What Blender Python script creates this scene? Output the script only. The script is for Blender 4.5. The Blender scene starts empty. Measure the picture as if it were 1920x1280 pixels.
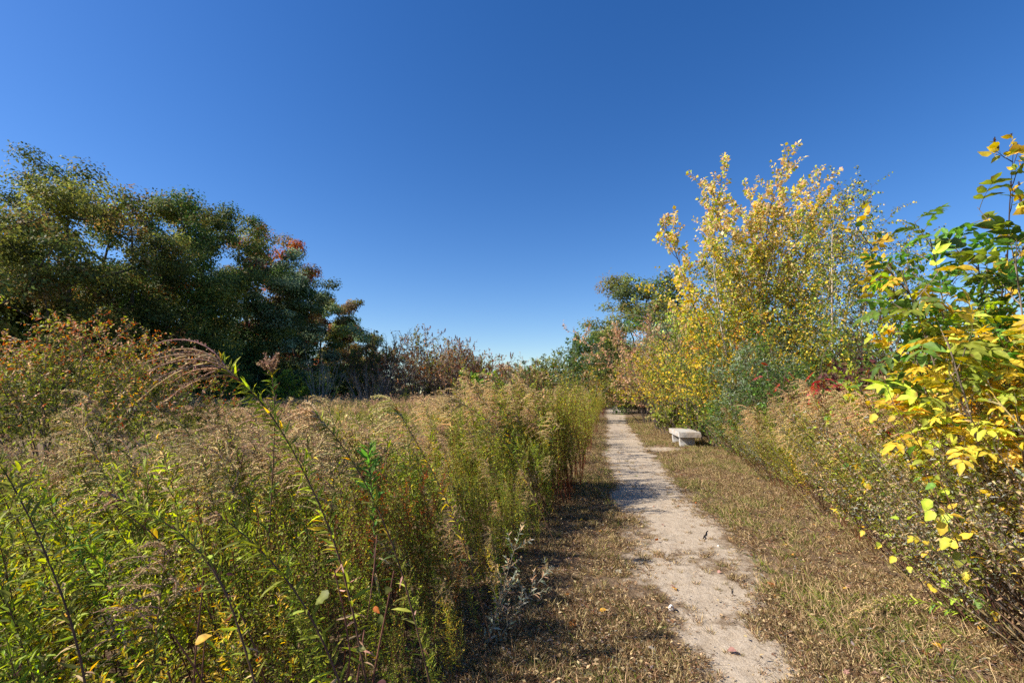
import bpy, math, random
import numpy as np
from mathutils import Vector, Matrix

# ------------------------------------------------------------------ camera, sky, sun, exposure
scene = bpy.context.scene
COL = scene.collection
F, HOR, EYE = 907.0, 740.0, 1.6            # focal length in photo pixels, horizon row, eye height
PITCH = math.atan((HOR - 640.0) / F)
cam_d = bpy.data.cameras.new('camera')
cam_d.sensor_width = 36.0
cam_d.lens = F / 1920.0 * 36.0
cam_d.clip_start, cam_d.clip_end = 0.05, 3000.0
cam = bpy.data.objects.new('camera', cam_d)
cam.location = (0, 0, EYE)
cam.rotation_euler = (math.pi / 2 + PITCH, 0, 0)
COL.objects.link(cam)
scene.camera = cam

SUN_EL, SUN_AZ = math.radians(40), math.radians(-100)   # azimuth clockwise from +Y
SUN = Vector((math.sin(SUN_AZ) * math.cos(SUN_EL), math.cos(SUN_AZ) * math.cos(SUN_EL), math.sin(SUN_EL)))
world = bpy.data.worlds.new('World')
scene.world = world
world.use_nodes = True
wn = world.node_tree
wn.nodes.clear()
sky = wn.nodes.new('ShaderNodeTexSky')
sky.sky_type = 'NISHITA'
sky.sun_disc = False
sky.sun_elevation = SUN_EL
sky.sun_rotation = SUN_AZ
sky.altitude = 0
sky.air_density = 1.0
sky.dust_density = 0.3
sky.ozone_density = 3.0
hs = wn.nodes.new('ShaderNodeHueSaturation')
hs.inputs['Saturation'].default_value = 1.32
hs.inputs['Hue'].default_value = 0.511
bg = wn.nodes.new('ShaderNodeBackground')
bg.inputs['Strength'].default_value = 0.09
wo = wn.nodes.new('ShaderNodeOutputWorld')
wn.links.new(sky.outputs[0], hs.inputs['Color'])
wn.links.new(hs.outputs[0], bg.inputs['Color'])
wn.links.new(bg.outputs[0], wo.inputs['Surface'])

sun_d = bpy.data.lights.new('sun', 'SUN')
sun_d.energy = 5.0
sun_d.angle = math.radians(0.53)
sun_d.color = (1.0, 0.93, 0.82)
sun = bpy.data.objects.new('sun', sun_d)
sun.rotation_euler = SUN.to_track_quat('Z', 'Y').to_euler()
COL.objects.link(sun)

vs = scene.view_settings
vs.view_transform = 'Standard'
vs.look = 'None'
vs.gamma = 1.0
vs.use_curve_mapping = False
vs.exposure = 0.85
cy = scene.cycles
cy.max_bounces = 6
cy.diffuse_bounces = 3
cy.transmission_bounces = 4
cy.glossy_bounces = 2
cy.use_denoising = False
cy.caustics_reflective = False
cy.caustics_refractive = False

# ------------------------------------------------------------------ maths helpers
R = np.random.default_rng(11)
random.seed(5)


def reseed(k):                             # every plant keeps its shape when others change
    global R
    R = np.random.default_rng(k)


def unit(a):
    return a / (np.linalg.norm(a, axis=-1, keepdims=True) + 1e-9)


def ray(px, py):
    u, v = (px - 960) / F, (640 - py) / F
    c, s = math.cos(PITCH), math.sin(PITCH)
    return np.array([u, c - s * v, s + c * v])


def at_depth(px, py, D):                   # world point seen at a pixel, D metres ahead
    r = ray(px, py)
    return np.array([0, 0, EYE]) + r * (D / r[1])


def on_ground(px, py):
    r = ray(px, py)
    return np.array([0, 0, EYE]) + r * (-EYE / r[2])


def x_at(px, D):
    return at_depth(px, 800, D)[0]


def z_at(py, D):
    return at_depth(960, py, D)[2]


def vnoise(x, y, seed=0):                  # value noise on a lattice
    x = np.asarray(x, float); y = np.asarray(y, float)
    xi, yi = np.floor(x).astype(np.int64), np.floor(y).astype(np.int64)
    xf, yf = x - xi, y - yi

    def h(a, b):
        n = (a * 374761393 + b * 668265263 + seed * 974711) & 0x7fffffff
        n = ((n ^ (n >> 13)) * 1274126177) & 0x7fffffff
        return ((n ^ (n >> 16)) & 0xffff) / 65535.0
    u, v = xf * xf * (3 - 2 * xf), yf * yf * (3 - 2 * yf)
    return (h(xi, yi) * (1 - u) + h(xi + 1, yi) * u) * (1 - v) + (h(xi, yi + 1) * (1 - u) + h(xi + 1, yi + 1) * u) * v


def fbm(x, y, seed=0, o=4):
    s, a, t = 0, 1.0, 0
    for i in range(o):
        s = s + a * vnoise(x * 2 ** i, y * 2 ** i, seed + i * 17)
        t += a
        a *= 0.5
    return s / t


def sstep(a, b, x):
    t = np.clip((x - a) / (b - a), 0, 1)
    return t * t * (3 - 2 * t)


# ------------------------------------------------------------------ materials
def new_mat(name):
    m = bpy.data.materials.new(name)
    m.use_nodes = True
    m.node_tree.nodes.clear()
    return m, m.node_tree.nodes, m.node_tree.links


def foliage_mat(name, transl=0.35, rough=0.55, spec=0.22, vary=0.3, gain=1.0):
    m, n, l = new_mat(name)
    at = n.new('ShaderNodeAttribute'); at.attribute_name = 'col'
    oi = n.new('ShaderNodeObjectInfo')
    mr = n.new('ShaderNodeMapRange'); mr.inputs[3].default_value = 1 - vary / 2; mr.inputs[4].default_value = 1 + vary / 2
    l.new(oi.outputs['Random'], mr.inputs[0])
    mh = n.new('ShaderNodeMapRange'); mh.inputs[3].default_value = 0.485; mh.inputs[4].default_value = 0.512
    mm = n.new('ShaderNodeMath'); mm.operation = 'MULTIPLY'; mm.inputs[1].default_value = 7.31
    fr = n.new('ShaderNodeMath'); fr.operation = 'FRACT'
    l.new(oi.outputs['Random'], mm.inputs[0]); l.new(mm.outputs[0], fr.inputs[0]); l.new(fr.outputs[0], mh.inputs[0])
    h = n.new('ShaderNodeHueSaturation')
    l.new(mr.outputs[0], h.inputs['Value'])
    l.new(mh.outputs[0], h.inputs['Hue'])
    tc = n.new('ShaderNodeTexCoord')
    nz = n.new('ShaderNodeTexNoise'); nz.inputs['Scale'].default_value = 55; nz.inputs['Detail'].default_value = 3
    l.new(tc.outputs['Object'], nz.inputs['Vector'])
    nm = n.new('ShaderNodeMapRange'); nm.inputs[1].default_value = 0.3; nm.inputs[2].default_value = 0.7
    nm.inputs[3].default_value = 0.75 * gain; nm.inputs[4].default_value = 1.2 * gain
    l.new(nz.outputs['Fac'], nm.inputs[0])
    vm = n.new('ShaderNodeVectorMath'); vm.operation = 'SCALE'
    l.new(at.outputs['Color'], vm.inputs[0]); l.new(nm.outputs[0], vm.inputs['Scale'])
    l.new(vm.outputs[0], h.inputs['Color'])
    p = n.new('ShaderNodeBsdfPrincipled')
    p.inputs['Roughness'].default_value = rough
    p.inputs['Specular IOR Level'].default_value = spec
    l.new(h.outputs[0], p.inputs['Base Color'])
    o = n.new('ShaderNodeOutputMaterial')
    if transl > 0:
        t = n.new('ShaderNodeBsdfTranslucent')
        g = n.new('ShaderNodeHueSaturation'); g.inputs['Saturation'].default_value = 1.1; g.inputs['Value'].default_value = 1.1
        l.new(h.outputs[0], g.inputs['Color']); l.new(g.outputs[0], t.inputs['Color'])
        x = n.new('ShaderNodeMixShader'); x.inputs[0].default_value = transl
        l.new(p.outputs[0], x.inputs[1]); l.new(t.outputs[0], x.inputs[2]); l.new(x.outputs[0], o.inputs['Surface'])
    else:
        l.new(p.outputs[0], o.inputs['Surface'])
    return m


def bark_mat(name, scale=18.0):
    m, n, l = new_mat(name)
    at = n.new('ShaderNodeAttribute'); at.attribute_name = 'col'
    tc = n.new('ShaderNodeTexCoord')
    mp = n.new('ShaderNodeMapping'); mp.inputs['Scale'].default_value = (1, 1, 0.3)
    nz = n.new('ShaderNodeTexNoise'); nz.inputs['Scale'].default_value = scale; nz.inputs['Detail'].default_value = 5
    l.new(tc.outputs['Object'], mp.inputs[0]); l.new(mp.outputs[0], nz.inputs['Vector'])
    mr = n.new('ShaderNodeMapRange'); mr.inputs[1].default_value = 0.3; mr.inputs[2].default_value = 0.7
    mr.inputs[3].default_value = 0.55; mr.inputs[4].default_value = 1.35
    l.new(nz.outputs['Fac'], mr.inputs[0])
    mx = n.new('ShaderNodeVectorMath'); mx.operation = 'SCALE'
    l.new(at.outputs['Color'], mx.inputs[0]); l.new(mr.outputs[0], mx.inputs['Scale'])
    p = n.new('ShaderNodeBsdfPrincipled'); p.inputs['Roughness'].default_value = 0.85; p.inputs['Specular IOR Level'].default_value = 0.2
    l.new(mx.outputs[0], p.inputs['Base Color'])
    b = n.new('ShaderNodeBump'); b.inputs['Strength'].default_value = 0.5; b.inputs['Distance'].default_value = 0.02
    l.new(nz.outputs['Fac'], b.inputs['Height']); l.new(b.outputs[0], p.inputs['Normal'])
    o = n.new('ShaderNodeOutputMaterial'); l.new(p.outputs[0], o.inputs['Surface'])
    return m


def birch_mat():
    m, n, l = new_mat('birch_bark')
    tc = n.new('ShaderNodeTexCoord')
    mp = n.new('ShaderNodeMapping'); mp.inputs['Scale'].default_value = (3, 3, 14)
    nz = n.new('ShaderNodeTexNoise'); nz.inputs['Scale'].default_value = 2.2; nz.inputs['Detail'].default_value = 3
    l.new(tc.outputs['Object'], mp.inputs[0]); l.new(mp.outputs[0], nz.inputs['Vector'])
    cr = n.new('ShaderNodeValToRGB')
    cr.color_ramp.elements[0].position = 0.36; cr.color_ramp.elements[0].color = (0.06, 0.04, 0.03, 1)
    cr.color_ramp.elements[1].position = 0.44; cr.color_ramp.elements[1].color = (0.50, 0.40, 0.31, 1)
    l.new(nz.outputs['Fac'], cr.inputs[0])
    p = n.new('ShaderNodeBsdfPrincipled'); p.inputs['Roughness'].default_value = 0.7
    l.new(cr.outputs[0], p.inputs['Base Color'])
    o = n.new('ShaderNodeOutputMaterial'); l.new(p.outputs[0], o.inputs['Surface'])
    return m


def ground_mat():
    m, n, l = new_mat('ground_soil_and_sand')
    tc = n.new('ShaderNodeTexCoord')

    def noise(scale, detail=6, rough=0.6):
        z = n.new('ShaderNodeTexNoise'); z.inputs['Scale'].default_value = scale
        z.inputs['Detail'].default_value = detail; z.inputs['Roughness'].default_value = rough
        l.new(tc.outputs['Object'], z.inputs['Vector'])
        return z

    def ramp(src, stops):
        r = n.new('ShaderNodeValToRGB')
        e = r.color_ramp.elements
        while len(e) < len(stops):
            e.new(0.5)
        for i, (q, c) in enumerate(stops):
            e[i].position = q; e[i].color = (*c, 1)
        l.new(src, r.inputs[0])
        return r
    fine = noise(90, 4, 0.7)
    mid = noise(9, 6, 0.65)
    big = noise(1.3, 5, 0.6)
    grain = noise(420, 2, 0.5)
    sand = ramp(fine.outputs['Fac'], [(0.28, (0.27, 0.205, 0.14)), (0.46, (0.44, 0.36, 0.27)), (0.72, (0.53, 0.45, 0.35))])
    sand2 = ramp(mid.outputs['Fac'], [(0.30, (0.74, 0.70, 0.64)), (0.6, (1, 1, 1))])
    sm = n.new('ShaderNodeMixRGB'); sm.blend_type = 'MULTIPLY'; sm.inputs[0].default_value = 0.8
    l.new(sand.outputs[0], sm.inputs[1]); l.new(sand2.outputs[0], sm.inputs[2])
    gm = ramp(grain.outputs['Fac'], [(0.3, (0.72, 0.70, 0.68)), (0.62, (1.12, 1.12, 1.12))])
    sg = n.new('ShaderNodeMixRGB'); sg.blend_type = 'MULTIPLY'; sg.inputs[0].default_value = 0.9
    l.new(sm.outputs[0], sg.inputs[1]); l.new(gm.outputs[0], sg.inputs[2])
    soil = ramp(fine.outputs['Fac'], [(0.25, (0.06, 0.042, 0.027)), (0.5, (0.18, 0.13, 0.085)), (0.75, (0.36, 0.275, 0.18))])
    soil2 = ramp(big.outputs['Fac'], [(0.3, (0.7, 0.62, 0.52)), (0.7, (1.05, 1.0, 0.95))])
    so = n.new('ShaderNodeMixRGB'); so.blend_type = 'MULTIPLY'; so.inputs[0].default_value = 1
    l.new(soil.outputs[0], so.inputs[1]); l.new(soil2.outputs[0], so.inputs[2])
    at = n.new('ShaderNodeAttribute'); at.attribute_name = 'sand'
    ad = n.new('ShaderNodeMath'); ad.operation = 'MULTIPLY_ADD'; ad.inputs[1].default_value = 1.1; ad.inputs[2].default_value = -0.55
    l.new(mid.outputs['Fac'], ad.inputs[0])
    a2 = n.new('ShaderNodeMath'); a2.operation = 'ADD'
    l.new(at.outputs['Fac'], a2.inputs[0]); l.new(ad.outputs[0], a2.inputs[1])
    ss = n.new('ShaderNodeMapRange'); ss.interpolation_type = 'SMOOTHSTEP'
    ss.inputs[1].default_value = 0.22; ss.inputs[2].default_value = 0.74
    l.new(a2.outputs[0], ss.inputs[0])
    mx = n.new('ShaderNodeMixRGB')
    l.new(ss.outputs[0], mx.inputs[0]); l.new(so.outputs[0], mx.inputs[1]); l.new(sg.outputs[0], mx.inputs[2])
    p = n.new('ShaderNodeBsdfPrincipled'); p.inputs['Roughness'].default_value = 0.95; p.inputs['Specular IOR Level'].default_value = 0.1
    l.new(mx.outputs[0], p.inputs['Base Color'])
    b1 = n.new('ShaderNodeBump'); b1.inputs['Strength'].default_value = 0.6; b1.inputs['Distance'].default_value = 0.012
    l.new(fine.outputs['Fac'], b1.inputs['Height'])
    b2 = n.new('ShaderNodeBump'); b2.inputs['Strength'].default_value = 0.5; b2.inputs['Distance'].default_value = 0.05
    l.new(mid.outputs['Fac'], b2.inputs['Height']); l.new(b1.outputs[0], b2.inputs['Normal'])
    l.new(b2.outputs[0], p.inputs['Normal'])
    o = n.new('ShaderNodeOutputMaterial'); l.new(p.outputs[0], o.inputs['Surface'])
    return m


def stone_mat(name, base, warm):
    m, n, l = new_mat(name)
    tc = n.new('ShaderNodeTexCoord')
    z = n.new('ShaderNodeTexNoise'); z.inputs['Scale'].default_value = 60; z.inputs['Detail'].default_value = 6
    z2 = n.new('ShaderNodeTexNoise'); z2.inputs['Scale'].default_value = 2.5; z2.inputs['Detail'].default_value = 4
    for q in (z, z2):
        l.new(tc.outputs['Object'], q.inputs['Vector'])
    r = n.new('ShaderNodeValToRGB')
    r.color_ramp.elements[0].position = 0.3; r.color_ramp.elements[0].color = (*[c * 0.6 for c in base], 1)
    r.color_ramp.elements[1].position = 0.55; r.color_ramp.elements[1].color = (*base, 1)
    l.new(z.outputs['Fac'], r.inputs[0])
    mr = n.new('ShaderNodeMapRange'); mr.inputs[1].default_value = 0.45; mr.inputs[2].default_value = 0.65
    l.new(z2.outputs['Fac'], mr.inputs[0])
    mx = n.new('ShaderNodeMixRGB'); mx.blend_type = 'MULTIPLY'
    mx.inputs[2].default_value = (*warm, 1)
    l.new(mr.outputs[0], mx.inputs[0]); l.new(r.outputs[0], mx.inputs[1])
    p = n.new('ShaderNodeBsdfPrincipled'); p.inputs['Roughness'].default_value = 0.85
    l.new(mx.outputs[0], p.inputs['Base Color'])
    b = n.new('ShaderNodeBump'); b.inputs['Strength'].default_value = 0.5; b.inputs['Distance'].default_value = 0.01
    l.new(z.outputs['Fac'], b.inputs['Height']); l.new(b.outputs[0], p.inputs['Normal'])
    o = n.new('ShaderNodeOutputMaterial'); l.new(p.outputs[0], o.inputs['Surface'])
    return m


# a leaf splits its light between reflection and transmission, so the two lobes share a higher colour
M_LEAF = foliage_mat('leaf', transl=0.45, gain=1.45)
M_FAR = foliage_mat('tree_leaf', transl=0.45, rough=0.6, spec=0.22, vary=0.1, gain=1.65)
M_THIN = foliage_mat('thin_leaf', transl=0.42, rough=0.5, spec=0.25, gain=1.4)
M_DRY = foliage_mat('dry_plant', transl=0.2, rough=0.8, spec=0.1, gain=1.15)
M_BARK = bark_mat('bark')
M_BIRCH = birch_mat()
M_GROUND = ground_mat()
M_STONE = stone_mat('pale_granite', (0.46, 0.44, 0.41), (0.95, 0.78, 0.60))
M_PEBBLE = stone_mat('white_stone', (0.72, 0.68, 0.64), (1.0, 0.95, 0.9))

C = dict(green=(.075, .13, .022), bgreen=(.11, .22, .035), ygreen=(.235, .27, .035), yellow=(.56, .41, .04),
         gold=(.60, .38, .045), olive=(.13, .135, .03), tan=(.46, .33, .17), ptan=(.55, .43, .20), brown=(.15, .085, .04),
         dbrown=(.06, .038, .022), rust=(.30, .10, .03), orange=(.50, .17, .03), red=(.42, .025, .03), burg=(.085, .028, .028),
         dgreen=(.042, .075, .018), silver=(.27, .30, .22), pink=(.37, .23, .16), grey=(.25, .21, .17), bgrey=(.16, .13, .105),
         peach=(.50, .31, .17), sage=(.15, .20, .11), white=(.62, .58, .52), lime=(.33, .40, .04), forest=(.062, .082, .024), bronze=(.17, .115, .04))


def pick(n, grp=None, mix=0.7, **w):       # n colours drawn from weighted names; leaves of one group mostly share theirs
    names = list(w)
    p = np.array([w[k] for k in names], float)
    p /= p.sum()
    i = R.choice(len(names), n, p=p)
    if grp is not None and n:
        gi = R.choice(len(names), int(np.max(grp)) + 1, p=p)
        i = np.where(R.random(n) < mix, gi[grp], i)
    c = np.array([C[k] for k in names])[i]
    return c * np.exp(R.normal(0, 0.17, (n, 1))) * np.exp(R.normal(0, 0.05, (n, 3)))


# ------------------------------------------------------------------ mesh builder
class MB:
    def __init__(s):
        s.v, s.c, s.q, s.t, s.n = [], [], [], [], 0

    def add(s, v, c, q=None, t=None):
        v = np.asarray(v, float).reshape(-1, 3)
        c = np.broadcast_to(np.asarray(c, float), (len(v), 3))
        s.v.append(v); s.c.append(c)
        if q is not None and len(q):
            s.q.append(np.asarray(q).reshape(-1, 4) + s.n)
        if t is not None and len(t):
            s.t.append(np.asarray(t).reshape(-1, 3) + s.n)
        s.n += len(v)

    def merge(s, o):
        for v, c in zip(o.v, o.c):
            s.v.append(v); s.c.append(c)
        for q in o.q:
            s.q.append(q + s.n)
        for t in o.t:
            s.t.append(t + s.n)
        s.n += o.n
        return s

    def mesh(s, name, mat, smooth=False):
        me = bpy.data.meshes.new(name)
        if s.n == 0:
            return me
        V = np.concatenate(s.v); Cc = np.concatenate(s.c)
        Q = np.concatenate(s.q) if s.q else np.zeros((0, 4), int)
        T = np.concatenate(s.t) if s.t else np.zeros((0, 3), int)
        me.vertices.add(len(V))
        me.vertices.foreach_set('co', V.astype(np.float32).ravel())
        li = np.concatenate([Q.ravel(), T.ravel()]).astype(np.int32)
        me.loops.add(len(li))
        me.loops.foreach_set('vertex_index', li)
        ls = np.concatenate([np.arange(len(Q)) * 4, len(Q) * 4 + np.arange(len(T)) * 3]).astype(np.int32)
        me.polygons.add(len(ls))
        me.polygons.foreach_set('loop_start', ls)
        if smooth:
            me.polygons.foreach_set('use_smooth', np.ones(len(ls), bool))
        a = me.color_attributes.new('col', 'FLOAT_COLOR', 'POINT')
        a.data.foreach_set('color', np.concatenate([Cc, np.ones((len(Cc), 1))], 1).astype(np.float32).ravel())
        me.materials.append(mat)
        me.update(calc_edges=True)
        me.validate()
        return me


# leaf templates: (across, along, lift), quads, tris
def T(v, q=(), t=()):
    return np.array(v, float), np.array(q, int).reshape(-1, 4), np.array(t, int).reshape(-1, 3)


T_DIA = T([(0, 0, 0), (.5, .45, .07), (0, 1, -.06), (-.5, .45, .07)], [(0, 1, 2, 3)])
T_LANCE = T([(0, 0, 0), (0, .35, .02), (0, .7, 0), (0, 1, -.10), (.5, .3, .07), (.38, .65, .05), (-.5, .3, .07), (-.38, .65, .05)],
            [(1, 4, 5, 2), (6, 1, 2, 7)], [(0, 4, 1), (0, 1, 6), (2, 5, 3), (2, 3, 7)])
T_OVATE = T([(0, 0, 0), (0, .3, .01), (0, .65, 0), (0, 1, -.12), (.46, .22, .08), (.4, .58, .07), (-.46, .22, .08), (-.4, .58, .07)],
            [(1, 4, 5, 2), (6, 1, 2, 7)], [(0, 4, 1), (0, 1, 6), (2, 5, 3), (2, 3, 7)])
T_HEART = T([(0, .08, 0), (0, .4, -.03), (0, 1, -.22), (.28, -.04, .08), (.50, .22, .13), (.40, .55, .06), (-.28, -.04, .08), (-.50, .22, .13), (-.40, .55, .06)],
            [(0, 3, 4, 1), (7, 6, 0, 1)], [(1, 4, 5), (1, 5, 2), (1, 8, 7), (1, 2, 8)])
def big_leaf(hw, fold=.16, droop=.25, wave=.03):
    t = np.array([0, .10, .28, .48, .68, .86, 1.0])
    v, q, tr = [], [], []
    for i, (a, w) in enumerate(zip(t, hw)):
        wv = wave * (1 if i % 2 else -1)
        v += [(0, a, -droop * a * a), (w + wv * (w > 0), a - .03 * (w > 0), fold * w - droop * a * a + wv), (-w - wv * (w > 0), a - .03 * (w > 0), fold * w - droop * a * a - wv)]
    for i in range(len(t) - 1):
        b, c_ = 3 * i, 3 * i + 3
        q += [(b, b + 1, c_ + 1, c_), (b + 2, b, c_, c_ + 2)]
    return T(v, q)


T_BIG = big_leaf([.0, .30, .48, .50, .40, .20, .0])
T_LEAFLET = big_leaf([.0, .26, .44, .50, .42, .22, .0], .2, .16, .02)
T_MAPLE = T([(0, 0, 0), (.2, .12, .03), (.5, .10, .06), (.28, .32, .02), (.55, .62, .05), (.18, .6, .02), (0, 1, -.1),
             (-.18, .6, .02), (-.55, .62, .05), (-.28, .32, .02), (-.5, .10, .06), (-.2, .12, .03), (0, .4, 0)],
            [(12, 0, 1, 3), (12, 3, 4, 5), (12, 7, 8, 9), (12, 9, 11, 0), (12, 5, 6, 7)], [(1, 2, 3), (9, 10, 11)])


def add_leaves(mb, pos, d, n, L, W, col, tpl):
    tv, tq, tt = tpl
    N = len(pos)
    if N == 0:
        return
    d = unit(d)
    x = unit(np.cross(d, n))
    n = np.cross(x, d)
    L = np.broadcast_to(L, (N,)); W = np.broadcast_to(W, (N,))
    v = (pos[:, None, :] + tv[None, :, 0:1] * (x * W[:, None])[:, None, :] + tv[None, :, 1:2] * (d * L[:, None])[:, None, :]
         + tv[None, :, 2:3] * (n * L[:, None])[:, None, :])
    k = len(tv)
    off = (np.arange(N) * k)[:, None, None]
    cc = np.repeat(col, k, 0)
    if k > 15:
        ac = np.abs(tv[:, 0])
        f = np.where(ac < .01, 1.22, .92)[None] * np.exp(R.normal(0, .14, (N, k)))
        cc = cc * f.reshape(-1, 1)
        brown = (R.random((N, k)) < .06) & (ac > .1)[None]
        cc[brown.reshape(-1)] = np.array([.20, .10, .035])
    mb.add(v.reshape(-1, 3), cc, (tq[None] + off).reshape(-1, 4), (tt[None] + off).reshape(-1, 3))


def curves(start, d, L, K=6, wander=0.1, trop=(0, 0, 0)):
    start = np.atleast_2d(start).astype(float); d = unit(np.atleast_2d(d).astype(float))
    N = len(start)
    L = np.broadcast_to(L, (N,))
    P = np.empty((N, K, 3)); P[:, 0] = start
    st = (L / (K - 1))[:, None]
    trop = np.asarray(trop, float)
    for k in range(1, K):
        d = unit(d + R.normal(0, wander, (N, 3)) + trop)
        P[:, k] = P[:, k - 1] + d * st
    return P


def on_curve(P, idx, t):
    K = P.shape[1]
    f = np.clip(t, 0, 0.9999) * (K - 1)
    i = f.astype(int)
    a, b = P[idx, i], P[idx, i + 1]
    w = (f - i)[:, None]
    return a * (1 - w) + b * w, unit(b - a)


def basis(t):
    ref = np.where(np.abs(t[:, 2:3]) > 0.9, np.array([[1., 0, 0]]), np.array([[0, 0, 1.]]))
    u = unit(np.cross(t, ref))
    return u, np.cross(t, u)


def sprout(P, L, n, t0, t1, ang, angsd=0.15, lr=0.4, lsd=0.2, taper=0.5, up=0.0):
    """children directions along each parent curve: start, direction, length, parent index, t"""
    N = len(P)
    idx = np.repeat(np.arange(N), n)
    j = np.tile(np.arange(n), N)
    t = t0 + (t1 - t0) * (j + R.random(N * n)) / n
    p, tan = on_curve(P, idx, t)
    u, v = basis(tan)
    az = 2.399 * j + R.random(N)[idx] * 6.28 + R.normal(0, .4, N * n)
    a = ang + R.normal(0, angsd, N * n)
    d = np.cos(a)[:, None] * tan + np.sin(a)[:, None] * (np.cos(az)[:, None] * u + np.sin(az)[:, None] * v)
    d[:, 2] += up
    ln = np.broadcast_to(L, (N,))[idx] * lr * (1 - taper * t) * np.exp(R.normal(0, lsd, N * n))
    return p, unit(d), ln, idx, t


def tubes(mb, P, r0, r1, col, sides=4):
    N, K, _ = P.shape
    tan = np.gradient(P, axis=1).reshape(-1, 3)
    tan = unit(tan)
    u, v = basis(tan)
    u, v = u.reshape(N, K, 3), v.reshape(N, K, 3)
    r0 = np.broadcast_to(r0, (N,)); r1 = np.broadcast_to(r1, (N,))
    r = r0[:, None] + (r1 - r0)[:, None] * np.linspace(0, 1, K)[None]
    a = np.arange(sides) * 2 * math.pi / sides
    V = P[:, :, None, :] + r[:, :, None, None] * (np.cos(a)[None, None, :, None] * u[:, :, None, :] + np.sin(a)[None, None, :, None] * v[:, :, None, :])
    b = (np.arange(N) * K * sides)[:, None, None] + (np.arange(K - 1) * sides)[None, :, None]
    s = np.arange(sides)[None, None, :]; s2 = (s + 1) % sides
    q = np.stack([b + s, b + s2, b + sides + s2, b + sides + s], -1).reshape(-1, 4)
    col = np.asarray(col, float)
    if col.ndim == 2:
        col = np.repeat(col, K * sides, 0)
    mb.add(V.reshape(-1, 3), col, q)


def ribbons(mb, P, w, col):
    """flat grass blades: w at base to a point"""
    N, K, _ = P.shape
    d = unit(P[:, -1] - P[:, 0])
    az = R.random(N) * 6.28
    side = unit(np.cross(d, np.stack([np.cos(az), np.sin(az), 0.2 + 0 * az], 1)))
    pr = np.array([.7, 1., .9, .65, .35, .08]) if K == 6 else np.interp(np.linspace(0, 1, K), [0, .3, .7, 1], [.7, 1, .6, .06])
    w = np.broadcast_to(w, (N,))
    off = side[:, None, :] * (w[:, None] * pr[None] * 0.5)[:, :, None]
    V = np.stack([P - off, P + off], 2)
    b = (np.arange(N) * K * 2)[:, None] + (np.arange(K - 1) * 2)[None]
    q = np.stack([b, b + 1, b + 3, b + 2], -1).reshape(-1, 4)
    mb.add(V.reshape(-1, 3), np.repeat(col, K * 2, 0), q)


def leaf_frames(P, n, t0=0.0, t1=1.0, ang=0.9, droop=0.0, nup=0.8, angsd=0.25):
    N = len(P)
    idx = np.repeat(np.arange(N), n)
    j = np.tile(np.arange(n), N)
    t = t0 + (t1 - t0) * (j + R.random(N * n)) / n
    p, tan = on_curve(P, idx, t)
    u, v = basis(tan)
    az = 2.399 * j + R.random(N)[idx] * 6.28 + R.normal(0, .5, N * n)
    a = ang + R.normal(0, angsd, N * n)
    d = np.cos(a)[:, None] * tan + np.sin(a)[:, None] * (np.cos(az)[:, None] * u + np.sin(az)[:, None] * v)
    d[:, 2] -= droop * R.random(N * n) * 2
    nr = R.normal(0, 0.6, (N * n, 3)); nr[:, 2] += nup
    return p, unit(d), unit(nr), t, idx


# ------------------------------------------------------------------ scene objects
def link(name, data):
    o = bpy.data.objects.new(name, data)
    COL.objects.link(o)
    return o


def tag(o, label=None, cat=None, group=None, kind=None):
    if label: o['label'] = label
    if cat: o['category'] = cat
    if group: o['group'] = group
    if kind: o['kind'] = kind
    return o


def thing(name, label, cat, loc=(0, 0, 0), rz=0.0, sc=1.0, group=None, rot=None):
    o = link(name, None)
    o.empty_display_size = 0.1
    o.location = [float(q) for q in loc]
    o.rotation_euler = rot if rot is not None else (0, 0, rz)
    o.scale = (sc, sc, sc) if np.isscalar(sc) else sc
    return tag(o, label, cat, group)


def part(name, me, parent, kind=None):
    o = link(name, me)
    o.parent = parent
    if kind:
        o['kind'] = kind
    return o


def assemble(parts, name, label, cat, loc, rz=0.0, sc=1.0, group=None, rot=None):
    """parts: list of (part name, mesh, kind); meshes are shared between copies"""
    t = thing(name, label, cat, loc, rz, sc, group, rot)
    for pn, me, kd in parts:
        part(pn, me, t, kd)
    return t


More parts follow.
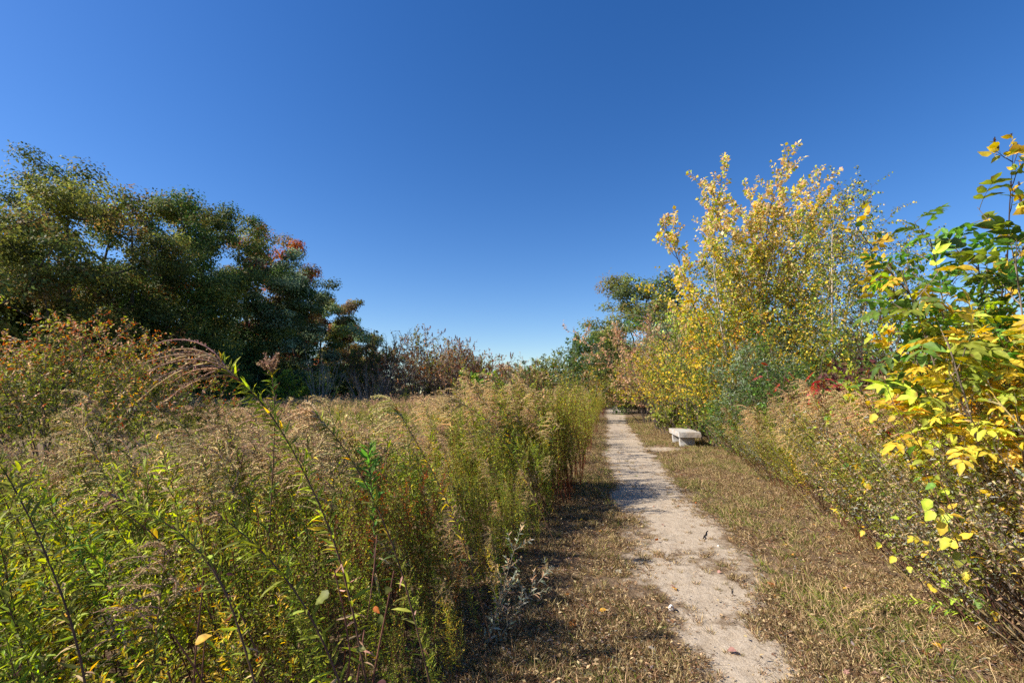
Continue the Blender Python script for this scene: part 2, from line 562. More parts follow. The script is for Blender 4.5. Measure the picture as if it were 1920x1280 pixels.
def scatter(name, label, protos, pts, rots, scs, idx, kind='stuff', cat=None):
    """uncountable growth: one object whose points carry copies of a few meshes"""
    coll = bpy.data.collections.new(name + '_kinds')
    for i, me in enumerate(protos):
        coll.objects.link(bpy.data.objects.new('%s_%02d' % (name, i), me))
    me = bpy.data.meshes.new(name)
    n = len(pts)
    me.vertices.add(n)
    me.vertices.foreach_set('co', np.asarray(pts, np.float32).ravel())
    a = me.attributes.new('rot', 'FLOAT_VECTOR', 'POINT'); a.data.foreach_set('vector', np.asarray(rots, np.float32).ravel())
    a = me.attributes.new('scl', 'FLOAT', 'POINT'); a.data.foreach_set('value', np.asarray(scs, np.float32).ravel())
    a = me.attributes.new('pick', 'INT', 'POINT'); a.data.foreach_set('value', np.asarray(idx, np.int32).ravel())
    ng = bpy.data.node_groups.new(name, 'GeometryNodeTree')
    ng.interface.new_socket('Geometry', in_out='INPUT', socket_type='NodeSocketGeometry')
    ng.interface.new_socket('Geometry', in_out='OUTPUT', socket_type='NodeSocketGeometry')
    N = ng.nodes; Lk = ng.links
    gi = N.new('NodeGroupInput'); go = N.new('NodeGroupOutput')
    ci = N.new('GeometryNodeCollectionInfo'); ci.inputs['Collection'].default_value = coll
    ci.inputs['Separate Children'].default_value = True; ci.inputs['Reset Children'].default_value = True
    ip = N.new('GeometryNodeInstanceOnPoints'); ip.inputs['Pick Instance'].default_value = True

    def attr(nm, ty):
        q = N.new('GeometryNodeInputNamedAttribute'); q.data_type = ty; q.inputs['Name'].default_value = nm
        return q.outputs['Attribute']
    e = N.new('FunctionNodeEulerToRotation')
    Lk.new(attr('rot', 'FLOAT_VECTOR'), e.inputs[0])
    Lk.new(gi.outputs[0], ip.inputs['Points']); Lk.new(ci.outputs[0], ip.inputs['Instance'])
    Lk.new(attr('pick', 'INT'), ip.inputs['Instance Index']); Lk.new(e.outputs[0], ip.inputs['Rotation'])
    Lk.new(attr('scl', 'FLOAT'), ip.inputs['Scale'])
    Lk.new(ip.outputs[0], go.inputs[0])
    o = link(name, me)
    md = o.modifiers.new('scatter', 'NODES'); md.node_group = ng
    return tag(o, label, cat, None, kind)


# ------------------------------------------------------------------ ground and path
EDGE = [(1279, 1300, 1520), (1240, 1290, 1495), (1190, 1268, 1468), (1150, 1245, 1442), (1110, 1220, 1422), (1080, 1202, 1408), (1040, 1200, 1388),
        (1000, 1188, 1352), (960, 1170, 1322), (920, 1152, 1282), (880, 1140, 1242), (850, 1134, 1222), (820, 1136, 1196), (800, 1136, 1181), (768, 1139, 1166)]
_e = []
for py, l_, r_ in EDGE:
    a, b = on_ground(l_, py), on_ground(r_, py)
    _e.append((a[1], a[0], b[0]))
_e = np.array(sorted(_e))
_e = np.vstack([[[-6.0, -0.3, 0.75]], _e, [[_e[-1, 0] + 25, _e[-1, 1] + 6.5, _e[-1, 2] + 6.2]]])


def path_l(y): return np.interp(y, _e[:, 0], _e[:, 1])
def path_r(y): return np.interp(y, _e[:, 0], _e[:, 2])


def left_edge(y): return -0.76 + 0.14 * sstep(3.2, 6.5, np.asarray(y, float)) + 0.205 * np.asarray(y, float)      # foot of the weed bank left of the path
def right_edge(y): return 2.12 + 0.275 * np.asarray(y, float)      # foot of the weed bank right of the path


def sand_mask(x, y):
    l_, r_ = path_l(y), path_r(y)
    d = np.minimum(x - l_, r_ - x)                   # inside positive
    w = np.clip((r_ - l_) * 0.25, 0.14, 0.4) * (1 + 0.9 * sstep(10, 5, y))
    m = sstep(-w, w, d + 0.45 * (fbm(x * 1.9, y * 1.6, 5) - 0.5))
    spur = .8 * np.exp(-(((x - 4.35) / 0.7) ** 2 + ((y - 14.5) / 1.0) ** 2) ** 1.2)
    m = np.maximum(m, spur)
    pat = fbm(x * 2.6, y * 2.2, 9)
    return np.clip(m - 0.55 * sstep(0.54, 0.76, pat) * sstep(7.5, 5, y), 0, 1)


def hgt(x, y):
    l_, r_ = path_l(y), path_r(y)
    d = np.maximum(l_ - x, x - r_)
    h = 0.05 * sstep(0, 1.2, d) + 0.03 * (fbm(x * 0.9, y * 0.9, 3) - 0.5) + 0.02 * (fbm(x * 4, y * 4, 8, 2) - 0.5)
    return h


def grid_mesh(name, xs, ys, fz, fs, mat):
    X, Y = np.meshgrid(xs, ys)
    Z = fz(X, Y)
    n, m = len(ys), len(xs)
    V = np.stack([X, Y, Z], -1).reshape(-1, 3)
    i = (np.arange(n - 1) * m)[:, None] + np.arange(m - 1)[None]
    mb = MB(); mb.add(V, (1, 1, 1), np.stack([i, i + 1, i + m + 1, i + m], -1).reshape(-1, 4))
    me = mb.mesh(name, mat, True)
    a = me.attributes.new('sand', 'FLOAT', 'POINT')
    a.data.foreach_set('value', fs(X, Y).astype(np.float32).ravel())
    return me


def spaced(a, b, s0, far, g=1.12):
    out = list(np.arange(a, b, s0)); s = s0
    while out[-1] < far:
        s *= g; out.append(out[-1] + s)
    return out


ys = np.array(spaced(-3, 14, 0.135, 1400))
ys = np.concatenate([[-60, -20, -8, -5], ys])
xr = np.array(spaced(5, 7, 0.13, 1400)); xl = -np.array(spaced(1, 2, 0.11, 1400))[::-1]
xs = np.concatenate([xl, np.arange(-0.9, 4.92, 0.13), xr])
gnd = link('ground', grid_mesh('ground', xs, ys, hgt, lambda x, y: sand_mask(x, y) * 0.9, M_GROUND))
tag(gnd, kind='structure')

# the gravel path: its own sheet a few millimetres above the soil
py_ = np.array(spaced(-4, 20, 0.1, 66, 1.04)); uu = np.linspace(-0.18, 1.18, 22)
L_, R_ = path_l(py_)[:, None], path_r(py_)[:, None]
PX = L_ + (R_ - L_) * uu[None]; PY = np.repeat(py_[:, None], len(uu), 1)
wob = 0.10 * (fbm(PX * 2.2, PY * 2.2, 31) - 0.5) * 2
PX = PX + wob * (np.abs(uu - 0.5) * 2)[None] ** 3
PZ = hgt(PX, PY) + 0.005
n_, m_ = PX.shape
ii = (np.arange(n_ - 1) * m_)[:, None] + np.arange(m_ - 1)[None]
mb = MB(); mb.add(np.stack([PX, PY, PZ], -1).reshape(-1, 3), (1, 1, 1), np.stack([ii, ii + 1, ii + m_ + 1, ii + m_], -1).reshape(-1, 4))
me = mb.mesh('path', M_GROUND, True)
a = me.attributes.new('sand', 'FLOAT', 'POINT')
a.data.foreach_set('value', (sand_mask(PX, PY) * 0.95).astype(np.float32).ravel())
tag(link('path', me), kind='structure')

# ------------------------------------------------------------------ tall trees of the wood on the left
def forest_tree(H, W, pal, nclump=70, per=190, leaf=0.2, z0=0.12, tip=None, rc=1.15, bark=(.09, .075, .06), sparse=1.0):
    wood, lf = MB(), MB()
    tr = curves([[0, 0, 0]], [[R.normal(0, .04), R.normal(0, .04), 1]], [H * 0.86], 9, 0.05, (0, 0, .08))
    tubes(wood, tr, H * 0.012 + .03, 0.03, bark, 7)
    nl = max(9, int(nclump / 6.5))
    tl = z0 + .06 + (.95 - z0) * ((np.arange(nl) + R.random(nl)) / nl) ** .80
    profl = np.sqrt(np.clip(1 - ((tl - 0.46) / 0.58) ** 2, 0.05, 1))
    azl = np.arange(nl) * 2.399 + R.normal(0, .35, nl)
    radl = W / 2 * profl * np.exp(R.normal(0, .16, nl))
    tipl = np.stack([radl * np.cos(azl), radl * np.sin(azl), tl * H - rc * .45], 1)
    pz = np.clip(tipl[:, 2] - radl * .85, H * .05, H * .82)
    p0, _ = on_curve(tr, np.zeros(nl, int), pz / (H * 0.86))
    K = 7
    sK = np.linspace(0, 1, K)[None, :, None]
    Lb = p0[:, None] + (tipl - p0)[:, None] * sK
    ll_ = np.linalg.norm(tipl - p0, axis=1)
    Lb[:, :, 2] += (-0.10 * ll_)[:, None] * np.sin(sK[:, :, 0] * math.pi)
    Lb[:, 1:-1] += R.normal(0, .16, (nl, K - 2, 3))
    tubes(wood, Lb, 0.035 + ll_ * .014, 0.02, bark, 5)
    li = np.arange(nclump) % nl
    sp_ = R.uniform(.48, 1.02, nclump)
    q0, _ = on_curve(Lb, li, np.clip(sp_ - .12, 0, .99))
    qc, _ = on_curve(Lb, li, np.clip(sp_, 0, .99))
    ctr = qc + R.normal(0, 1, (nclump, 3)) * (np.array([.55, .55, .38]) * rc)
    ctr[:, 2] = np.clip(ctr[:, 2], .25 * rc, H - rc * .3)
    prof = profl[li]
    B = q0[:, None] + (ctr - q0)[:, None] * np.linspace(0, 1, 4)[None, :, None]
    B[:, 1:-1] += R.normal(0, .08, (nclump, 2, 3))
    tubes(wood, B, 0.02, 0.008, bark, 3)
    cs = np.exp(R.normal(0, .22, nclump)) * rc * (0.8 + 0.4 * prof)
    cnt = np.maximum((per * (cs / rc) ** 2 * sparse), 20).astype(int)
    idx = np.repeat(np.arange(nclump), cnt)
    n = len(idx)
    o = unit(R.normal(0, 1, (n, 3)))
    o *= (R.random(n) ** 0.28)[:, None]
    o[:, 2] = np.where(o[:, 2] < 0, o[:, 2] * 0.38, o[:, 2] * 0.68)
    # fine sprays inside each clump
    sp = np.round(R.random(n) * 9) + idx * 10
    jit = R.normal(0, .28, (nclump * 10 + 20, 3))[sp.astype(int)]
    pos = ctr[idx] + (o * 0.8 + jit * .42) * cs[idx][:, None]
    out = unit(o + np.array([0, 0, .5]))
    nr = unit(out + R.normal(0, .30, (n, 3)))
    d = unit(np.cross(nr, R.normal(0, 1, (n, 3)))); d[:, 2] -= .25
    col = pick(n, idx, .85, **pal)
    if tip is not None:
        sel = R.random(n) < np.clip((o[:, 2] + .1) * 1.4, 0, .9)[:] * np.clip(R.normal(.55, .35, nclump), 0, 1)[idx]
        col[sel] = pick(int(sel.sum()), idx[sel], .95, **tip)
    col *= np.exp(R.normal(0, .2, nclump))[idx][:, None]
    sz = leaf * np.exp(R.normal(0, .25, n))
    add_leaves(lf, pos, d, nr, sz, sz * .62, col, T_DIA)
    return [('trunk', wood.mesh('trunk', M_BARK, True), None), ('crown', lf.mesh('crown', M_FAR), 'stuff')]


G_W = 'trees of the wood left of the field'
OAK = dict(green=3, olive=3, dgreen=2, ygreen=1)
# label, photo column, depth, top row, crown width, palette, tip palette, clumps, sparse
FT = [
    ('tall olive oak cut by the left frame edge, brown tinged crown', -40, 26, 322, 9, dict(olive=4, forest=2, bronze=1), dict(olive=3, bronze=1.2, tan=.5), 80),
    ('pale green treetop rising behind the left wood, highest of all', 95, 36, 290, 10, dict(forest=3, green=1, olive=2), None, 75),
    ('broad oak with bronze and yellow green crown near left frame edge', 120, 29.5, 318, 9.5, dict(olive=3, forest=2.4, bronze=.6), dict(olive=3, bronze=1.2, ygreen=.5), 95),
    ('bronze topped oak second from the left frame edge', 215, 34, 328, 8.5, dict(forest=3, olive=3, dgreen=1, bronze=.8), dict(rust=.5, olive=2, bronze=1.5), 85),
    ('dark green oak with a patch of scarlet leaves at mid crown', 290, 38, 346, 8, dict(dgreen=3, forest=3, olive=1, red=.04), None, 80),
    ('dark oak with grey dead twigs in its rounded top', 350, 42, 366, 8, dict(dgreen=2, forest=3, olive=2), dict(olive=2, bronze=1, forest=1), 80),
    ('dark green tree mid wood, bushy round top without red', 405, 46, 384, 8.5, dict(forest=3, olive=3, dgreen=2), None, 75),
    ('maple with rusty red top on the right shoulder of the wood', 462, 52, 424, 8, dict(dgreen=1, bronze=1.5, olive=1, burg=1), dict(rust=3, red=.6, bronze=2, burg=1), 80),
    ('grey green broad tree at the right shoulder of the wood', 500, 51, 462, 9, dict(sage=3, dgreen=2, forest=1.5), dict(sage=3, forest=1), 95),
    ('tree with reddish brown crown behind the grey green one', 520, 60, 452, 8, dict(bronze=2, rust=1.5, olive=2), dict(rust=2, burg=1, bronze=1), 70),
    ('grey green tapering tree where the wood drops to the right', 553, 57, 505, 8, dict(sage=3, dgreen=2, forest=1), None, 85),
    ('dark rounded tree low on the wood\'s right end', 597, 66, 545, 9, dict(dgreen=2, olive=2, bronze=1, sage=1), dict(olive=1, bronze=1), 75),
    ('thin brownish tree ending the wood on the right', 640, 74, 556, 9, dict(bronze=2, olive=2, dbrown=1, rust=.5), dict(peach=.4, bronze=2, olive=1), 60),
    ('low rust brown tree beyond the end of the wood', 668, 84, 606, 10, dict(bronze=2, dbrown=1, olive=1.5, rust=1), None, 60),
]
for i, (lab, pxx, D, top, W, pal, tip, nc) in enumerate(FT):
    reseed(300 + i)
    H = z_at(top, D)
    far = D / 36.0
    nc2 = int(nc * 1.08)
    parts = forest_tree(H, W, pal, nc2, 225, 0.178 * max(1, far ** .6), 0.06, tip, 1.2, sparse=1.0)
    assemble(parts, 'oak_tree' if 'oak' in lab else ('maple_tree' if 'maple' in lab else 'forest_tree'), lab, 'tree', (x_at(pxx, D), D, 0), R.random() * 6, 1, G_W)

# darker trees of the interior and the shrubs along the wood's foot
reseed(330)
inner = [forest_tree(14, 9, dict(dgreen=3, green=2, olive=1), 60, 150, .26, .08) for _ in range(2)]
G_I = 'inner trees of the left wood'
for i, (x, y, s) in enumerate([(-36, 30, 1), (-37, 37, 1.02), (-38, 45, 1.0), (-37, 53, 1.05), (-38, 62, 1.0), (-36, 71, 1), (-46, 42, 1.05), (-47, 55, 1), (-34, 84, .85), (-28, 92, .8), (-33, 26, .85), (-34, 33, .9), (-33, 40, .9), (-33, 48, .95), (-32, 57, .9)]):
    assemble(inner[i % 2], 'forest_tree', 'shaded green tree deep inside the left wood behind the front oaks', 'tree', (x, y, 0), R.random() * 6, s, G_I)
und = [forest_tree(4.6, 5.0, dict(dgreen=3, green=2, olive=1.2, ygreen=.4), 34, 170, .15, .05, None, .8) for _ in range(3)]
G_U = 'dark shrubs along the foot of the wood'
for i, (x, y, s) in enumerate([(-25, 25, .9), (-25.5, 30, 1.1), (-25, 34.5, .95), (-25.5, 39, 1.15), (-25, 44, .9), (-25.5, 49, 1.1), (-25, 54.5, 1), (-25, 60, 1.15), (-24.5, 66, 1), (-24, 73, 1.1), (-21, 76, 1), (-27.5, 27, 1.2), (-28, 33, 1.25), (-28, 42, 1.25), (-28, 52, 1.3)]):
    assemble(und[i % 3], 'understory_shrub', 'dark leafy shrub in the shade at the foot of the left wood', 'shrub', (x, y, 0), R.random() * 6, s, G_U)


# ------------------------------------------------------------------ branching shrubs and trees (nearer ones)
def bush(H, W, stems=9, lv1=9, lv2=5, nleaf=7, leaf=(.05, .03), tpl=T_DIA, pal=None, top=None, wood_col=(.13, .10, .08), stem_r=.014,
         upright=.5, leaf_t0=.35, droop=.15, arch=-.03, bare=0.0, mat=None, lr1=.38, lr2=.42, ang1=.75, wander=.10, t1=.25, cones=None, nup=.7, lvl1leaf=0, base_r=.12, lean=(0, 0)):
    wood, lf = MB(), MB()
    az = np.arange(stems) * 2.399 + R.normal(0, .3, stems)
    sp = np.sqrt((np.arange(stems) + .5) / stems)
    d = np.stack([np.cos(az) * sp * W / 2 / H * (1.2 - upright * .4) + lean[0], np.sin(az) * sp * W / 2 / H * (1.2 - upright * .4) + lean[1], np.ones(stems)], 1)
    st = np.stack([np.cos(az) * sp * base_r * W, np.sin(az) * sp * base_r * W, np.zeros(stems) - .02], 1)
    Ls = .92 * H * np.exp(R.normal(0, .07, stems)) * np.sqrt(1 + (W / 2 / H * sp) ** 2 * .5) * (1.03 - .18 * sp)
    P = curves(st, d, Ls, 9, wander, (0, 0, arch))
    tubes(wood, P, stem_r * np.exp(R.normal(0, .2, stems)), stem_r * .25, wood_col, 5)
    p, dd, ln, idx, t = sprout(P, Ls, lv1, t1, 1.0, ang1, .2, lr1, .25, .45, .12)
    P1 = curves(p, dd, ln, 5, wander * 1.2, (0, 0, arch * .5 + .04 * upright))
    tubes(wood, P1, stem_r * .4, stem_r * .12, wood_col, 3)
    lens1 = ln
    tips = P1
    if lv2:
        p, dd, ln, idx, t = sprout(P1, lens1, lv2, .25, 1.0, .7, .25, lr2, .3, .3, .08)
        P2 = curves(p, dd, ln, 4, wander * 1.3, (0, 0, .02))
        ribbons(wood, P2, stem_r * .30, np.broadcast_to(np.array(wood_col), (len(P2), 3)))
        tips = P2

    def put(Q, n, t0):
        if n <= 0:
            return
        pos, ld, nr, tt, ix = leaf_frames(Q, n, t0, 1.0, .85, droop, nup)
        keep = R.random(len(pos)) > bare
        pos, ld, nr, gp = pos[keep], ld[keep], nr[keep], (ix[keep] // lv2 if (lv2 and Q is tips) else ix[keep])
        col = pick(len(pos), gp, .5, **pal)
        if top is not None:
            rel = pos[:, 2] / H + .25 * (np.linalg.norm(pos[:, :2], axis=1) / (W / 2)) ** 2
            sel = R.random(len(pos)) < sstep(.55, 1.0, rel)
            col[sel] = pick(int(sel.sum()), gp[sel], .3, **top)
        L = leaf[0] * np.exp(R.normal(0, .22, len(pos)))
        add_leaves(lf, pos, ld, nr, L, L * leaf[1] / leaf[0], col, tpl)
    put(tips, nleaf, leaf_t0 * .4)
    if lvl1leaf:
        put(P1, lvl1leaf, leaf_t0)
    out = [('stems', wood.mesh('stems', M_BARK, True), None)]
    if lf.n:
        out.append(('foliage', lf.mesh('foliage', mat or M_LEAF), 'stuff'))
    if cones:
        cm = MB()
        ends = tips[:, -1]
        sel = R.random(len(ends)) < cones[0]
        e = ends[sel]
        n = len(e)
        dirs = unit(tips[sel, -1] - tips[sel, -2] + np.array([0, 0, .8]))
        CP = curves(e, dirs, cones[1] * np.exp(R.normal(0, .2, n)), 4, .1, (0, 0, .05))
        for r0, r1 in ((cones[2], cones[2] * .3),):
            tubes(cm, CP, r0, r1, pick(n, **cones[3]), 5)
        pos, ld, nr, tt, ix = leaf_frames(CP, 15, 0, 1, 1.1, 0)
        add_leaves(cm, pos, ld, nr, cones[2] * 1.6, cones[2] * 1.2, pick(len(pos), **cones[3]), T_DIA)
        out.append(('seed_cones', cm.mesh('seed_cones', M_DRY), 'stuff'))
    return out


# --- yellow maple behind the bench
def tree_maple():
    wood, lf = MB(), MB()
    H = z_at(345, 16)
    reseed(52)
    n = 9
    az = np.array([3.0, .3, -2.7, 1.4, .1, -1.2, 2.2, -.4, .9]); tl = np.array([.27, .17, .18, .05, .25, .12, .13, .22, .10])
    d = np.stack([np.cos(az) * tl, np.sin(az) * tl, np.ones(n)], 1)
    Ls = np.array([.86, .93, .93, .97, .92, .88, .95, .90, .95]) * H
    P = curves(np.stack([np.cos(az) * .16, np.sin(az) * .16, 0 * az], 1), d, Ls, 12, .045, (.004, 0, .015))
    wc = (.17, .13, .10)
    tubes(wood, P, .055, .008, wc, 6)
    p, dd, ln, idx, t = sprout(P, Ls, 20, .2, 1.0, .74, .17, .38, .28, .72, .22)
    P1 = curves(p, dd, ln, 7, .08, (0, 0, .05)); tubes(wood, P1, .012, .003, wc, 4)
    p, dd, l2, idx, t = sprout(P1, ln, 5, .2, 1.0, .6, .2, .42, .25, .4, .2)
    P2 = curves(p, dd, l2, 4, .08, (0, 0, .06)); ribbons(wood, P2, .006, np.broadcast_to(np.array(wc), (len(P2), 3)))
    for Q, k, t0 in ((P2, 23, .05), (P1, 14, .3)):
        pos, ld, nr, tt, ix = leaf_frames(Q, k, t0, 1, .9, .35, .5)
        rel = pos[:, 2] / H
        col = pick(len(pos), ix // 3, .4, yellow=2, lime=1.5, ygreen=3, tan=.7, ptan=1.4)
        s = R.random(len(pos)) < sstep(.5, .9, rel)
        col[s] = pick(int(s.sum()), yellow=2.2, ptan=3.6, tan=1, peach=.8, ygreen=1.6, lime=1)
        L = .095 * np.exp(R.normal(0, .2, len(pos)))
        add_leaves(lf, pos + ld * .03, ld, nr, L * 1.05, L * .85, col, T_DIA)
    return [('trunk', wood.mesh('trunk', M_BARK, True), None), ('crown', lf.mesh('crown', M_THIN), 'stuff')]


assemble(tree_maple(), 'maple_tree', 'tall pale yellow maple with spiky upright top behind the stone bench', 'tree', (x_at(1415, 16), 16, 0))


def tree_birch(H, stems=1, nb=30, leafn=6, pal=None, lean=(0, 0), spread=.12):
    wood, tw, lf = MB(), MB(), MB()
    az = np.arange(stems) * 2.4 + .6
    d = np.stack([np.cos(az) * spread * (stems > 1) + lean[0], np.sin(az) * spread * (stems > 1) + lean[1], 1 + 0 * az], 1)
    Ls = H * (1 - .08 * np.arange(stems))
    P = curves(np.stack([np.cos(az) * .1, np.sin(az) * .1, 0 * az], 1) * (stems > 1), d, Ls, 12, .035, (0, 0, .01))
    tubes(wood, P, .05, .008, (.5, .42, .34), 7)
    p, dd, ln, idx, t = sprout(P, Ls, nb, .2, 1.0, .8, .15, .34, .25, .62, .2)
    P1 = curves(p, dd, ln, 7, .09, (0, 0, -.02)); tubes(tw, P1, .008, .002, (.14, .09, .065), 3)
    p, dd, l2, idx, t = sprout(P1, ln, 6, .2, 1.0, .75, .25, .42, .3, .3, -.05)
    P2 = curves(p, dd, l2, 4, .1, (0, 0, -.08)); tubes(tw, P2, .003, .001, (.14, .09, .065), 3)
    for Q, k in ((P2, leafn + 7), (P1, 9)):
        pos, ld, nr, tt, ix = leaf_frames(Q, k, .15, 1, .9, .6, .2)
        col = pick(len(pos), **pal)
        L = .058 * np.exp(R.normal(0, .2, len(pos)))
        add_leaves(lf, pos + ld * .015, ld, nr, L, L * .72, col, T_DIA)
    return [('trunk', wood.mesh('trunk', M_BIRCH, True), None), ('branches', tw.mesh('branches', M_BARK), None), ('crown', lf.mesh('crown', M_THIN), 'stuff')]


BP = dict(green=1.6, olive=2, ygreen=2, yellow=1.2, tan=1, gold=.4)
for lab, pxx, D, top, st, nb, ln in [
    ('slender birch with pale trunk and drooping small leaves, right of the yellow maple', 1578, 13.5, 385, 3, 36, 7),
    ('birch with pinkish trunk standing between maple and sumac, yellowing leaves', 1512, 14.5, 405, 3, 34, 7),
    ('young birch with pale trunk in front of the yellow maple', 1402, 14.2, 452, 2, 30, 6),
    ('sparse thin birch leaning right against the open sky', 1655, 12.8, 455, 2, 28, 3),
]:
    assemble(tree_birch(z_at(top, D), st, nb, ln, BP, (.10, 0) if 'leaning' in lab else (.01, 0)), 'birch_tree', lab, 'tree', (x_at(pxx, D), D, 0))

